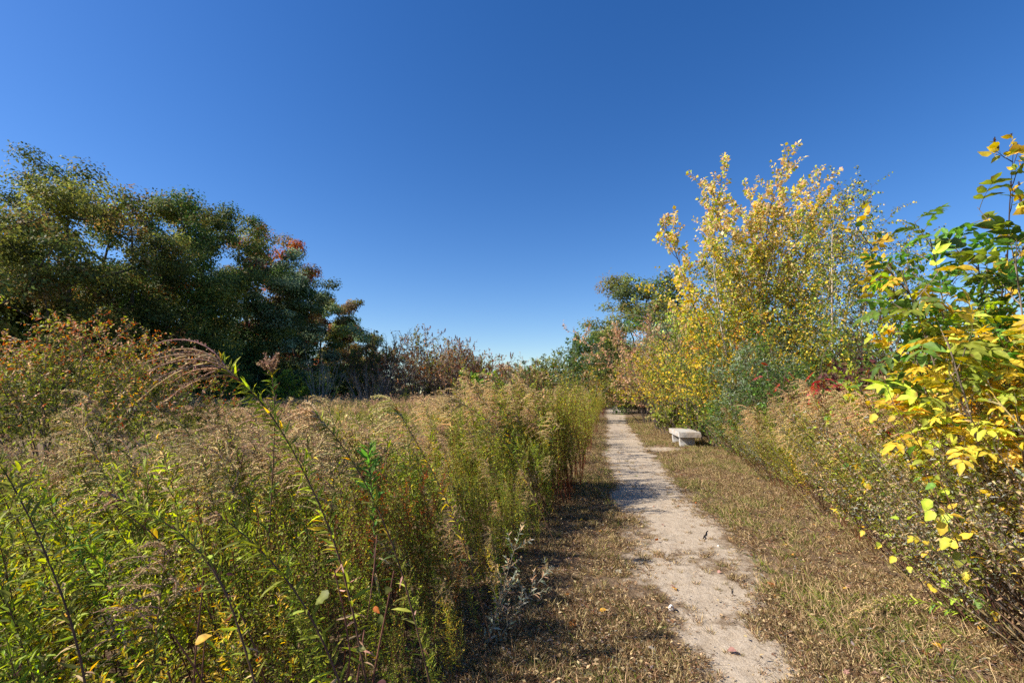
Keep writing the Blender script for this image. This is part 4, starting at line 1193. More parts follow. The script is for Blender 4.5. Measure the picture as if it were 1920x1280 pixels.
def w_leafy(H, lean=.25, hi=True, pal=None, L=.105, tops=True):
    """single stem set all along with long readable leaves"""
    st, lf, sd = MB(), MB(), MB()
    pal = pal or dict(ygreen=2.6, lime=1.6, green=1, olive=.8)
    P = curves([[0, 0, 0]], [[-lean + R.normal(0, .07), R.normal(0, .12), 1]], [H], 10, .04, (-lean * .06, 0, 0))
    stem_tube(st, P, .0042, .0015, (.16, .08, .055))
    lvs(lf, P, int(6.2 / L * H), .18, 1, L, L * .20, pal, T_LANCE, .95, .28, 1.3, .45, low=dict(brown=1.5, yellow=1.5, tan=1))
    p, d, ln, ix, t = sprout(P, [H], 9, .5, 1.0, .6, .15, .24, .2, .5, .2)
    B = curves(p, d, ln, 5, .06, (-.03, 0, .03))
    tubes(st, B, .0018, .0008, (.16, .11, .05), 3)
    lvs(lf, B, 11, .1, 1, L * .58, L * .125, pal, T_LANCE, .8, .2, 1.2)
    if tops:
        tufts(sd, B[-4:], 18, .008, dict(tan=1, ptan=1, olive=1), .005, .4)
    return st, lf, sd


def w_clump(H, pal, plume, n=11, spread=.34):
    """a knot of field weeds as it reads from afar"""
    st, lf, sd = MB(), MB(), MB()
    az = R.random(n) * 6.28; r = np.sqrt(R.random(n)) * spread
    P = curves(np.stack([np.cos(az) * r, np.sin(az) * r, 0 * az], 1), np.stack([np.cos(az) * .15 - .12, np.sin(az) * .15, 1 + 0 * az], 1), H * np.exp(R.normal(-.06, .14, n)), 7, .05, (-.03, 0, 0))
    tubes(st, P, .005, .002, pick(n, brown=2, olive=1, tan=1), 3)
    lvs(lf, P, 22, .25, .9, .12, .026, pal, T_DIA, .9, .3)
    p, d, ln, ix, t = sprout(P, np.full(n, H), 7, .76, 1.0, .75, .2, .2, .2, .5, .1)
    B = curves(p, d, ln, 4, .06, (-.1, 0, -.15))
    tufts(sd, B, 7, .042, plume, .012)
    return st, lf, sd


def weed_parts(tri, hi_mat=M_LEAF):
    st, lf, sd = tri
    out = [('stem', st.mesh('stem', M_DRY), None)]
    if lf.n: out.append(('leaves', lf.mesh('leaves', hi_mat), 'stuff'))
    if sd.n: out.append(('seed_head', sd.mesh('seed_head', M_DRY), 'stuff'))
    return out


def weed_mesh(tri, name):
    m = MB()
    for q in tri:
        m.merge(q)
    return m.mesh(name, M_LEAF)


KIND = {
    'goldenrod': (lambda hi: w_goldenrod(R.uniform(1.15, 1.3), R.uniform(.12, .4), hi), 6),
    'mugwort': (lambda hi: w_mugwort(R.uniform(1.05, 1.25), R.uniform(.1, .35), hi), 6),
    'mugyellow': (lambda hi: w_mugwort(R.uniform(1.0, 1.2), R.uniform(.1, .35), hi, dict(ygreen=2, yellow=1.3, lime=1.2, olive=1, gold=.5)), 3),
    'lespedeza': (lambda hi: w_lesp(R.uniform(1.05, 1.25), .1, hi), 5),
    'leafy': (lambda hi: w_leafy(R.uniform(1.05, 1.25), R.uniform(.15, .45), hi, None, .092), 7),
    'leafysmall': (lambda hi: w_leafy(R.uniform(1.0, 1.2), R.uniform(.15, .4), hi, dict(ygreen=2, lime=1, olive=1.4, green=1, yellow=.6), .068), 6),
    'leafygold': (lambda hi: w_leafy(R.uniform(1.0, 1.2), R.uniform(.15, .4), hi, dict(yellow=1.2, lime=1.6, ygreen=1.8, gold=.5, tan=.5), .088), 7),
    'clumpbrown': (lambda hi: w_clump(1.15, dict(olive=2, brown=1.4, ygreen=.8), dict(pink=2.4, tan=2, brown=.8)), 5),
    'clumppale': (lambda hi: w_clump(1.1, dict(olive=2, ygreen=1.4, tan=.6), dict(ptan=1.6, tan=2, pink=1)), 4),
    'clumpgreen': (lambda hi: w_clump(1.0, dict(green=2, ygreen=1.5, olive=1.5), dict(olive=1.5, ygreen=1, tan=1)), 4),
    'rustbush': (lambda hi: w_lesp(R.uniform(1.0, 1.2), .1, hi, dict(rust=2, orange=1.2, olive=1, ygreen=1, brown=1)), 3),
    'aster': (lambda hi: w_aster(R.uniform(1.1, 1.25), R.uniform(.1, .3), hi), 4),
    
    'dry': (lambda hi: w_dry(R.uniform(1.15, 1.35), R.uniform(.5, .95), hi), 7),
    'grass': (lambda hi: w_grass(R.uniform(.6, .8), .2, hi), 3),
}
WP, WM = {}, {}
reseed(21)
for k, (fn, n) in KIND.items():
    tris = [fn(True) for _ in range(n)]
    WP[k] = [weed_parts(t) for t in tris]
    WM[k] = [weed_mesh(t, k) for t in tris]

SAY = {   # name, what it looks like, category
    'goldenrod': ('goldenrod', 'goldenrod stalk with feathery tan seed plume', 'weed'),
    'mugwort': ('mugwort', 'branching green mugwort with fine small leaves', 'weed'),
    'mugyellow': ('yellow_mugwort', 'branching yellowed mugwort with fine small leaves', 'weed'),
    'leafy': ('leafy_weed', 'green weed stalk set with long narrow leaves', 'weed'),
    'leafysmall': ('small_leaved_weed', 'olive green weed stalk with short narrow leaves', 'weed'),
    'leafygold': ('yellow_weed', 'weed stalk set with long yellowing leaves', 'weed'),
    'lespedeza': ('bush_clover', 'bush clover clump with tiny green leaves', 'weed'),
    'rustbush': ('bush_clover', 'bush clover clump turned rusty orange', 'weed'),
    'aster': ('aster', 'aster stalk with fluffy pinkish brown seed head', 'weed'),
    'dry': ('dry_stalks', 'leaning bunch of dry pinkish brown stalks', 'weed'),
    'grass': ('grass_clump', 'arching clump of long grass', 'grass'),
}
ZONE = {'left': ('in the nearest weeds at lower left', 'midway in the left bank', 'farther along the left bank'),
        'right': ('in the nearest part of the right bank', 'midway in the right bank', 'farther along the right bank')}


def dart(n, fx0, fx1, y0, y1, dmin, bias=1.0):
    """random points, nearer rows denser, kept apart by about dmin"""
    cell = {}
    out = []
    for _ in range(n):
        y = y0 + (y1 - y0) * R.random() ** bias
        a, b = float(fx0(y)), float(fx1(y))
        x = a + (b - a) * R.random()
        dm = dmin * min(1.9, 1 + max(0, y - 3) * .06)
        k = (int(x / dm), int(y / dm))
        if any((x - q[0]) ** 2 + (y - q[1]) ** 2 < dm * dm for i in (-1, 0, 1) for j in (-1, 0, 1) for q in cell.get((k[0] + i, k[1] + j), ())):
            continue
        cell.setdefault(k, []).append((x, y))
        out.append((x, y))
    return out


def place_weeds(pts, chooser, side, height, limit=150):
    """the ones that show largest become things of their own; the rest is one mass of growth"""
    rows = []
    for x, y in pts:
        k = chooser(x, y)
        s = height(x, y) / 1.18
        rows.append((k, x, y, s, s / max(y, .8)))
    mass = []
    for k in set(r[0] for r in rows):
        rs = sorted([r for r in rows if r[0] == k], key=lambda r: -r[4])
        for i, (k_, x, y, s, m) in enumerate(rs):
            v = R.integers(len(WM[k]))
            rz = R.normal(0, .6 if side == 'left' else .35)
            z = float(hgt(x, y))
            if i < limit and abs(x) < 1.12 * y + .6:
                nm, what, ct = SAY[k]
                lim = (2.3, 4.2) if side == 'left' else (4.2, 7.0)
                zn = ZONE[side][0 if y < lim[0] else 1 if y < lim[1] else 2]
                lab = what + ' ' + zn
                gr = nm.replace('_', ' ') + 's ' + zn if nm[-1] != 's' else nm.replace('_', ' ') + ' ' + zn
                if k == 'rustbush': gr = 'rusty ' + gr
                if y < 4.2:
                    assemble(WP[k][v], nm, lab, ct, (x, y, z), rz, s, gr)
                else:
                    o = link(nm, WM[k][v]); o.location = (x, y, z); o.rotation_euler = (0, 0, rz); o.scale = (s, s, s)
                    tag(o, lab, ct, gr)
            else:
                mass.append((k, v, x, y, z, rz, s))
    return mass


mass = []
reseed(22)


def height_l(x, y):
    e = float(left_edge(y)) - x
    h = 1.13 + .50 * sstep(2.0, .9, e) * sstep(4.2, 8.0, y) + .24 * (fbm(x * .9, y * .9, 41) - .5) * 2
    h *= 1 - .52 * sstep(3.4, 5.2, y) * sstep(1.3, 2.4, e)          # the ground cover sinks to a hollow behind the bank
    tp = .55 + .6 * float(sstep(7.0, 5.0, y))
    lo = .46 + .44 * float(sstep(5.4, 7.4, y))
    h *= lo + (1 - lo) * sstep(.0, tp, e)
    if y < 2.4: h = min(h, .98 + .1 * y)
    return h * math.exp(R.normal(0, .07))


def choose_l(x, y):
    e = float(left_edge(y)) - x
    q = vnoise(x * .9, y * .9, 77) + R.normal(0, .14)
    if y < 2.2:
        return 'leafygold' if q < .36 else 'leafy' if q < .56 else 'mugyellow' if q < .60 else 'leafysmall' if q < .78 else 'goldenrod'
    if e < .9:
        if 2.6 < y < 4.6 and q < .22: return 'rustbush'
        return 'lespedeza' if q < .38 else 'leafy' if q < .50 else 'mugwort' if q < .58 else 'goldenrod' if q < .84 else 'mugyellow'
    return 'goldenrod' if q < .30 else 'leafysmall' if q < .46 else 'leafy' if q < .53 else 'mugwort' if q < .60 else 'aster' if q < .63 else 'leafygold' if q < .72 else ('leafysmall' if y < 4 else 'goldenrod')


ptsL = dart(12000, lambda y: -1.12 * y - .8, lambda y: left_edge(y) - .05, 1.0, 8.5, .112, 1.3)
mass += place_weeds(ptsL, choose_l, 'left', height_l)
ptsL2 = dart(1500, lambda y: left_edge(y) - 2.2, lambda y: left_edge(y), 8.5, 64, .28, 1.5)
mass2 = []
for x, y in ptsL2:
    k = choose_l(x, y)
    mass.append((k, R.integers(len(WM[k])), x, y, 0.04, R.normal(0, 1.2), height_l(x, y) / 1.18 * 1.03))

reseed(23)
# right bank
def height_r(x, y):
    e = x - float(right_edge(y))
    return (.92 + .48 * sstep(0, .9, e) + .14 * sstep(.9, 2.5, e)) * math.exp(R.normal(0, .1))


def choose_r(x, y):
    e = x - float(right_edge(y))
    q = vnoise(x * .9, y * .9, 177) + R.normal(0, .15)
    near = float(sstep(7.5, 4.5, y))
    if e < .5 and q < .25 + .5 * near:
        return 'dry'
    if e < 1.1 and q < .10 + .28 * near:
        return 'dry'
    q = R.random()
    if e < .5:
        return 'lespedeza' if q < .35 else 'goldenrod' if q < .62 else 'leafygold' if q < .8 else 'mugwort'
    return 'goldenrod' if q < .42 else 'mugwort' if q < .54 else 'leafy' if q < .66 else 'leafygold' if q < .76 else 'mugyellow' if q < .84 else 'lespedeza'


ptsR = dart(5500, lambda y: right_edge(y), lambda y: right_edge(y) + 3.0, 2.3, 13.5, .115, 1.2)
mass += place_weeds(ptsR, choose_r, 'right', height_r, 125)
for x, y in dart(900, lambda y: right_edge(y) + (.35 if y < 18 else 0), lambda y: right_edge(y) + 3.0, 13.5, 64, .3, 1.4):
    if y < 17.2 and x < 6.6: continue
    k = choose_r(x, y) if y < 20 else ('mugwort' if R.random() < .5 else 'mugyellow' if R.random() < .4 else 'goldenrod')
    mass.append((k, R.integers(len(WM[k])), x, y, 0.04, R.normal(0, 1.2), (height_r(x, y)) / 1.18))

# the rest of the banks as one mass
allk = sorted(set(m[0] for m in mass))
base, protos = {}, []
for k in allk:
    base[k] = len(protos); protos += WM[k]
ma = mass
scatter('weed_growth', 'dense mixed weeds filling the banks on both sides of the path', protos,
        [(m[2], m[3], m[4]) for m in ma], [(R.normal(0, .08), R.normal(0, .08), m[5]) for m in ma], [m[6] for m in ma], [base[m[0]] + m[1] for m in ma], cat='weeds')

reseed(24)
# the open field of seeding goldenrod
fp = []
for x, y in dart(30000, lambda y: max(-1.12 * y - 1, -27.5), lambda y: min(left_edge(y) - (1.9 if y > 8.5 else 0), 9), 8.3, 76, .36, 1.25):
    if y < 8.5 and x > -6: continue
    fp.append((x, y))
ks = ['clumpbrown', 'clumppale', 'clumpgreen', 'goldenrod', 'leafy', 'aster', 'mugwort']
base, protos = {}, []
for k in ks:
    base[k] = len(protos); protos += WM[k]
P_, S_, I_, Q_ = [], [], [], []
for x, y in fp:
    q = vnoise(x * .3, y * .22, 205) + R.normal(0, .10)
    k = 'clumpbrown' if q < .42 else 'clumpgreen' if q < .56 else 'clumppale' if q < .66 else 'clumpgreen' if q < .84 else 'clumpbrown'
    if y < 17 and R.random() < .9: k = 'goldenrod' if R.random() < (.5 if q < .5 else .22) else ('aster' if R.random() < .4 else 'leafy' if R.random() < .4 else 'mugwort')
    h = .36 + .62 * fbm(x * .33, y * .3, 210) + .50 * float(sstep(12, 34, y)) + .004 * max(0, y - 30)
    # hollow around the viburnum bush
    h *= 1 - .15 * math.exp(-((x + 7.4) / 3.2) ** 2 - ((y - 9.2) / 1.6) ** 2)
    P_.append((x, y, .03)); S_.append(h / 1.18 * math.exp(R.normal(0, .1))); I_.append(base[k] + R.integers(len(WM[k]))); Q_.append((R.normal(0, .07), R.normal(0, .07), R.normal(0, 1.3)))
scatter('field_growth', 'open field of brown seeding goldenrod and asters reaching to the wood', protos, P_, Q_, S_, I_, cat='field')

# ------------------------------------------------------------------ hero plants in front
reseed(25)


def hero_stalk(pixels, D, label, name='goldenrod', leafn=150, plume_t=.82, plume=None, pal=None, arch=.16, nb=13, bl=.34, leafL=.07, side=-.5):
    pts = np.array([at_depth(a, b, d) for (a, b), d in zip(pixels, D)])
    base = pts[0].copy()
    d0 = pts[0] - pts[1]
    base = pts[0] + d0 * (pts[0][2] / max(-d0[2], .05) if d0[2] < 0 else 0) * .6
    base[2] = 0
    pts = np.vstack([base, pts])
    K = 16
    s = np.linspace(0, len(pts) - 1, K)
    P = np.stack([np.interp(s, np.arange(len(pts)), pts[:, i]) for i in range(3)], 1)
    for _ in range(2):
        P[1:-1] = (P[:-2] + 2 * P[1:-1] + P[2:]) / 4
    org = P[0].copy()
    P = (P - org)[None]
    st, lf, sd = MB(), MB(), MB()
    stem_tube(st, P, .0042, .0016, (.14, .08, .055))
    H = 1.6
    leafn = int(leafn * 1.5)
    lvs(lf, P, leafn, .15, .95, leafL, leafL * .15, pal or GP, T_LANCE, .8, .25, low=dict(brown=1.5, tan=1.5, pink=1))
    p, d, ln, ix, t = sprout(P, [H], nb, plume_t, 1.0, .8, .2, bl * .62, .2, .35, .15)
    d[:, 0] += side
    B = curves(p, d, ln, 9, .04, (side * .16, 0, -arch))
    tubes(sd, B, .0036, .0014, pick(len(B), **(plume or dict(pink=2.2, tan=2, ptan=.8))), 4)
    tufts(sd, B, 34, .0095, plume or dict(pink=2.2, tan=2, ptan=.8, brown=.5), .0035)
    tufts(sd, B, 24, .0075, plume or dict(pink=2.2, tan=2, ptan=.8, brown=.5), .005)
    assemble(weed_parts((st, lf, sd)), name, label, 'weed', org)


hero_stalk([(668, 1150), (625, 1000), (560, 860), (500, 760), (440, 705), (400, 668)], [1.75] * 6, 'tall leaning goldenrod with a pinkish plume arching left above the field')
hero_stalk([(165, 1275), (120, 1120), (70, 1000), (20, 900), (-15, 850)], [1.25] * 5, 'dark stemmed weed leaning left at the lower left frame edge', 'mugwort', 80, .9, None, dict(olive=2, ygreen=1.8, tan=.5), nb=3, bl=.08, leafL=.055)
hero_stalk([(505, 1000), (512, 880), (516, 780), (512, 715), (508, 694)], [2.5, 2.45, 2.4, 2.4, 2.4], 'upright stalk crowned with a brown tuft, beside the tall arching plume', 'aster', 60, .93, dict(pink=2.5, brown=1, tan=1), None, -.02, 16, .12, .07, 0)
hero_stalk([(455, 1180), (400, 1060), (330, 990), (260, 950), (215, 930)], [1.5] * 5, 'leafy weed leaning far left across the lower left weeds', 'mugwort', 80, .9, None, dict(ygreen=2, olive=2, lime=.6), nb=3, bl=.08, leafL=.055)
hero_stalk([(640, 1270), (560, 1110), (480, 1020), (405, 960)], [1.55] * 4, 'yellow leaved stalk leaning left in the lower left weeds', 'mugwort', 90, .95, None, dict(lime=2, yellow=1.2, ygreen=2), nb=2, bl=.06, leafL=.07)
hero_stalk([(760, 1080), (700, 930), (640, 830), (585, 768)], [2.1] * 4, 'brown stemmed goldenrod leaning left behind the tallest plume', 'goldenrod', 70, .85, dict(ptan=2, tan=1), nb=18, bl=.2)
hero_stalk([(970, 860), (925, 800), (880, 762), (845, 745)], [4.6] * 4, 'pale plumed goldenrod leaning left against the far field', 'goldenrod', 60, .8, dict(ptan=2.5, tan=1), nb=20, bl=.28)
hero_stalk([(870, 1010), (820, 900), (765, 800), (735, 752)], [3.1] * 4, 'goldenrod with pale yellow plume in the middle of the left bank', 'goldenrod', 60, .8, dict(ptan=2.5, ygreen=.8), nb=20, bl=.26)
for ppx, lab in (([(700, 960), (694, 880), (690, 830)], 'bright green long leaved stalk standing in the middle of the left bank'),):
    hero_stalk(ppx, [2.9] * 3, lab, 'willowherb', 46, .97, None, dict(bgreen=3, green=1), nb=2, bl=.05, leafL=.12)


def compound_leaf(n=7, L=.34, ll=.10, lw=.045, pal=None, tpl=T_LEAFLET, droop=.25):
    mb = MB()
    P = curves([[0, 0, 0]], [[0, 1, .25]], [L], 7, .04, (0, 0, -droop * .3))
    tubes(mb, P, .0022, .0012, (.22, .2, .06), 4)
    k = n // 2
    ts = np.repeat(np.linspace(.38, .92, k), 2)
    p, tan = on_curve(P, np.zeros(len(ts), int), ts)
    sg = np.tile([-1, 1], k)
    d = tan * .62 + np.stack([sg, 0 * sg, -.15 + 0 * sg], 1)
    nr = R.normal(0, .28, (len(ts), 3)) + np.array([0, 0, 1])
    p = np.vstack([p, P[0, -1:]]); d = np.vstack([d, unit(P[0, -1:] - P[0, -2:-1])]); nr = np.vstack([nr, [[0, 0, 1]]])
    l_ = ll * np.exp(R.normal(0, .1, len(p)))
    base = pick(1, **pal)
    col = base * np.exp(R.normal(0, .10, (len(p), 1)))
    add_leaves(mb, p, d, nr, l_, l_ * lw / ll, col, tpl)
    return mb.mesh('leaf', M_THIN, False)


def ash_sapling(label, pxs, D, top, stems, spread, nb, lr, mixes, nleaf, lpst, t0, lsz):
    bx = x_at(pxs, D)
    H = z_at(top, D) - .12
    t = thing('ash_sapling', label, 'tree', (bx, D, 0))
    wood = MB()
    az = np.arange(stems) * 2.399 + 2.6
    rr = np.sqrt((np.arange(stems) + .3) / stems)
    dr = np.stack([np.cos(az) * rr * spread - .05, np.sin(az) * rr * spread * .6, 1 + 0 * az], 1)
    Ls = H * (1.02 - .14 * rr)
    P = curves(np.stack([np.cos(az) * .05, np.sin(az) * .05, 0 * az], 1), dr, Ls, 10, .03, (0, 0, .01))
    tubes(wood, P, .012, .004, (.22, .17, .13), 6)
    p, d, ln, ix, tt = sprout(P, Ls, nb, t0, .98, .85, .15, lr, .2, .5, .15)
    B = curves(p, d, ln, 6, .06, (0, 0, .03))
    tubes(wood, B, .005, .002, (.22, .17, .12), 4)
    part('trunk', wood.mesh('trunk', M_BARK, True), t)
    var = {'g': [compound_leaf(7, lsz * 2.2, lsz, lsz * .44, pk) for pk in (dict(green=2, bgreen=2), dict(ygreen=1, green=1), dict(bgreen=1, ygreen=1)) for _ in range(3)],
           'y': [compound_leaf(7, lsz * 2.2, lsz, lsz * .44, pk) for pk in (dict(yellow=1), dict(gold=1), dict(gold=1, yellow=1), dict(yellow=1, lime=1), dict(lime=1, ygreen=.5)) for _ in range(3)],
           'm': [compound_leaf(5, lsz * 1.9, lsz, lsz * .44, pk) for pk in (dict(lime=2, ygreen=1.5), dict(ygreen=1), dict(lime=1, yellow=1)) for _ in range(2)]}
    pos, ld, nr, tv, ix = leaf_frames(B, nleaf, .2, 1, .85, .4, 1)
    p2, l2, n2, t2, i2 = leaf_frames(P, lpst, t0, 1, .95, .3, 1)
    pos = np.vstack([pos, p2]); ld = np.vstack([ld, l2])
    for p_, d_ in zip(pos, ld):
        rel = p_[2] / H
        g = sstep(mixes[0], mixes[1], rel + R.normal(0, .07))
        r = R.random()
        key = 'g' if r < g * .88 else ('y' if R.random() < mixes[2] else 'm')
        o = part('leaf', var[key][R.integers(len(var[key]))], t)
        o.location = p_
        y = Vector(d_).normalized()
        up = Vector((R.normal(0, .35), R.normal(0, .35), 1))
        x = y.cross(up).normalized(); z = x.cross(y)
        o.rotation_euler = Matrix((x, y, z)).transposed().to_euler()
        sc = float(np.exp(R.normal(-.08, .2))); o.scale = (sc, sc, sc)


reseed(41)
ash_sapling('ash sapling with fresh green leaves on top at the right frame edge', 1885, 3.7, 392, 5, .30, 9, .19, (.50, .70, .7), 4, 14, .5, .098)
reseed(42)
ash_sapling('wide ash sapling with golden yellow leaves at the right frame edge', 1912, 3.35, 535, 7, .44, 7, .24, (.92, 1.2, .84), 4, 13, .38, .088)


def leafy_vine(label, name, pxs, D, nleaf, ll, pal_keys, top, W, tpl=T_BIG):
    """canes with big single leaves, each leaf a part"""
    bx = x_at(pxs, D)
    H = z_at(top, D)
    t = thing(name, label, 'shrub', (bx, D, 0))
    wood = MB()
    n = 7
    az = np.arange(n) * 2.4
    P = curves(np.stack([np.cos(az) * .12, np.sin(az) * .12, 0 * az], 1), np.stack([np.cos(az) * W / H * .55 - .12, np.sin(az) * W / H * .4 - .1, 1 + 0 * az], 1), H * np.exp(R.normal(0, .12, n)), 9, .07, (-.02, -.01, -.02))
    tubes(wood, P, .005, .002, (.16, .07, .05), 4)
    part('canes', wood.mesh('canes', M_BARK, True), t)
    var = []
    for pk in pal_keys:
        for _ in range(3):
            mb = MB()
            add_leaves(mb, np.zeros((1, 3)), np.array([[0, 1., 0]]), np.array([[0, 0, 1.]]), ll, ll * R.uniform(.6, .85), pick(1, **pk), tpl)
            var.append(mb.mesh('leaf', M_THIN))
    pos, ld, nr, tv, ix = leaf_frames(P, nleaf // n, .3, 1, 1.0, .7, 1)
    for p_, d_ in zip(pos, ld):
        o = part('leaf', var[R.integers(len(var))], t)
        o.location = p_ + d_ * .03
        y = Vector(d_).normalized(); up = Vector((R.normal(0, .4) - .2, R.normal(0, .4) - .35, 1))
        x = y.cross(up).normalized(); z = x.cross(y)
        o.rotation_euler = Matrix((x, y, z)).transposed().to_euler()
        s = float(np.exp(R.normal(0, .2))); o.scale = (s, s, s)


reseed(43)
leafy_vine('broad heart leaved green and yellow vine at the right frame edge below the ash', 'vine', 1905, 3.0, 150, .066, [dict(bgreen=1, lime=2), dict(ygreen=1, bgreen=.6), dict(lime=1, yellow=1), dict(ygreen=1, yellow=.5)], 700, .9)
leafy_vine('heart leaved green vine shoot drooping over dry stalks of the right bank', 'vine', 1700, 4.4, 60, .055, [dict(bgreen=1, ygreen=1), dict(lime=1, green=1)], 800, .6)
leafy_vine('round yellow leaved vine low at the right frame edge', 'vine', 1850, 3.3, 110, .052, [dict(yellow=1, lime=1.5), dict(lime=1), dict(gold=1, yellow=1)], 880, .9)
leafy_vine('bramble with rusty red and orange leaves among the lower left weeds', 'bramble', 606, 1.85, 40, .04, [dict(rust=1, orange=.5), dict(rust=1, burg=.6, brown=.6), dict(olive=1, ygreen=1), dict(olive=1, gold=.5)], 1010, .5)
leafy_vine('bramble with yellow green and a few orange leaves at the bottom frame edge', 'bramble', 380, 1.5, 30, .034, [dict(tan=1, olive=1), dict(gold=1, orange=.4), dict(ygreen=1), dict(ygreen=1, lime=1)], 1120, .5)


def red_sumac(label, pxs, D, top, W, n=9):
    t = thing('sumac_sprout', label, 'shrub', (x_at(pxs, D), D, 0))
    H = z_at(top, D)
    wood = MB()
    P = curves(np.zeros((3, 3)), [[-.12, 0, 1], [.14, .05, 1], [.02, -.1, 1]], [H, H * .9, H * .95], 7, .05)
    tubes(wood, P, .008, .004, (.14, .07, .05), 5)
    part('stems', wood.mesh('stems', M_BARK, True), t)
    var = [compound_leaf(13, .34 * W, .085 * W, .022 * W, dict(red=3, rust=.5), T_LANCE, .5) for _ in range(4)]
    pos, ld, nr, tv, ix = leaf_frames(P, n, .72, 1, 1.1, .5, 1)
    for p_, d_ in zip(pos, ld):
        o = part('leaf', var[R.integers(4)], t)
        o.location = p_
        y = Vector(d_).normalized(); x = y.cross(Vector((R.normal(0, .3), R.normal(0, .3), 1))).normalized(); z = x.cross(y)
        o.rotation_euler = Matrix((x, y, z)).transposed().to_euler()


red_sumac('scarlet sumac sprout beside the burgundy bush', 1545, 8.2, 692, 1.0, 7)
red_sumac('bright red sumac sprout low in front of the burgundy bush', 1650, 6.0, 765, .8, 5)
red_sumac('small orange red sumac sprout below the maple', 1452, 10.0, 682, .8, 4)


def silver_mugwort():
    st, lf, sd = MB(), MB(), MB()
    base = on_ground(905, 1235)
    tip = at_depth(985, 1000, base[1] + .35)
    v = tip - base
    P = curves(np.array([[0, 0, 0], [.03, .02, 0], [-.04, .02, 0]]), [v, v * [1.25, 1, .8], v * [.6, 1, .85]], np.linalg.norm(v) * np.array([1.05, .9, .7]), 9, .05, (.01, 0, -.01))
    stem_tube(st, P, .004, .0015, (.22, .18, .12))
    p, d, ln, ix, t = sprout(P, np.full(3, np.linalg.norm(v)), 9, .25, .95, .7, .15, .26, .2, .4, .1)
    B = curves(p, d, ln, 5, .06)
    tubes(st, B, .0015, .0008, (.35, .33, .25), 3)
    for Q, k, L in ((P, 26, .06), (B, 12, .042)):
        lvs(lf, Q, k, .1, 1, L, L * .24, dict(silver=3, sage=1.6, tan=.7, olive=.7), T_LANCE, .8, .2)
    assemble(weed_parts((st, lf, sd)), 'silver_mugwort', 'silvery white leaved mugwort leaning out at the left path margin', 'weed', base)


silver_mugwort()


def low_goldenrod():
    st, lf, sd = MB(), MB(), MB()
    base = on_ground(1915, 1230)
    pts = np.array([base, on_ground(1830, 1190) + [0, 0, .13], on_ground(1740, 1170) + [0, 0, .16], on_ground(1650, 1165) + [0, 0, .14], on_ground(1590, 1190) + [0, 0, .06]])
    s = np.linspace(0, 4, 14)
    P = np.stack([np.interp(s, np.arange(5), pts[:, i]) for i in range(3)], 1)
    for _ in range(2): P[1:-1] = (P[:-2] + 2 * P[1:-1] + P[2:]) / 4
    P = (P - base)[None]
    stem_tube(st, P, .004, .0015, (.2, .16, .06))
    lvs(lf, P, 60, .05, .7, .085, .013, dict(lime=2, bgreen=2, ygreen=1), T_LANCE, .9, .1)
    p, d, ln, ix, t = sprout(P, [1.0], 26, .55, 1.0, .8, .2, .28, .2, .6, .15)
    d[:, 0] -= .6
    B = curves(p, d, ln, 8, .04, (-.10, -.03, -.12)); B[:, :, 2] = np.maximum(B[:, :, 2], .01)
    tubes(sd, B, .0034, .0014, pick(len(B), ptan=3, ygreen=1), 4)
    tufts(sd, B, 36, .011, dict(ptan=3, ygreen=1, lime=.5), .004)
    tufts(sd, B, 20, .008, dict(ptan=3, ygreen=1), .005)
    assemble(weed_parts((st, lf, sd)), 'goldenrod', 'fallen goldenrod with pale yellow plume lying over the right path margin', 'weed', base)


low_goldenrod()

# ------------------------------------------------------------------ ground cover and litter
def tuft(n, h, pal, spread=.03, w=.004, flat=.5):
    mb = MB()
    az = R.random(n) * 6.28; r = R.random(n) ** .5 * spread
    P = curves(np.stack([np.cos(az) * r, np.sin(az) * r, 0 * az - .003], 1), np.stack([np.cos(az + R.normal(0, .8, n)) * flat, np.sin(az + R.normal(0, .8, n)) * flat, .35 + .6 * R.random(n)], 1), h * np.exp(R.normal(0, .35, n)), 4, .12, (0, 0, -.12))
    ribbons(mb, P, w, pick(n, **pal))
    return mb.mesh('tuft', M_DRY)


def litter(n, spread, size, pal):
    mb = MB()
    pos = np.stack([R.normal(0, spread, n), R.normal(0, spread, n), .006 + .012 * R.random(n)], 1)
    az = R.random(n) * 6.28
    d = np.stack([np.cos(az), np.sin(az), R.normal(0, .15, n)], 1)
    nr = R.normal(0, .35, (n, 3)) + np.array([0, 0, 1])
    L = size * np.exp(R.normal(0, .35, n))
    add_leaves(mb, pos, d, nr, L, L * .45, pick(n, **pal), T_DIA)
    k = n // 2                            # straws and twigs
    pos = np.stack([R.normal(0, spread, k), R.normal(0, spread, k), .006 + .01 * R.random(k)], 1)
    az = R.random(k) * 6.28
    S = curves(pos, np.stack([np.cos(az), np.sin(az), R.normal(0, .08, k)], 1), R.uniform(.03, .11, k), 3, .1)
    tubes(mb, S, .0012, .0007, pick(k, tan=2, brown=2, dbrown=1, grey=1), 3)
    return mb.mesh('litter', M_DRY)


reseed(26)
COVER = [tuft(30, .06, dict(tan=3, brown=1.4, olive=.8)), tuft(26, .07, dict(tan=2, brown=2, olive=1)), tuft(34, .045, dict(brown=2, tan=2.2, olive=.8)), tuft(24, .07, dict(green=1.3, olive=2, tan=1.5, ygreen=.4)),
         tuft(20, .045, dict(green=1.5, ygreen=1, olive=1)), litter(26, .08, .028, dict(brown=3, tan=1.5, grey=1.2, dbrown=1)), litter(22, .09, .022, dict(brown=2, tan=1.6, dbrown=1.2, grey=.8)), tuft(20, .16, dict(tan=3, olive=1, ygreen=.6), .04)]


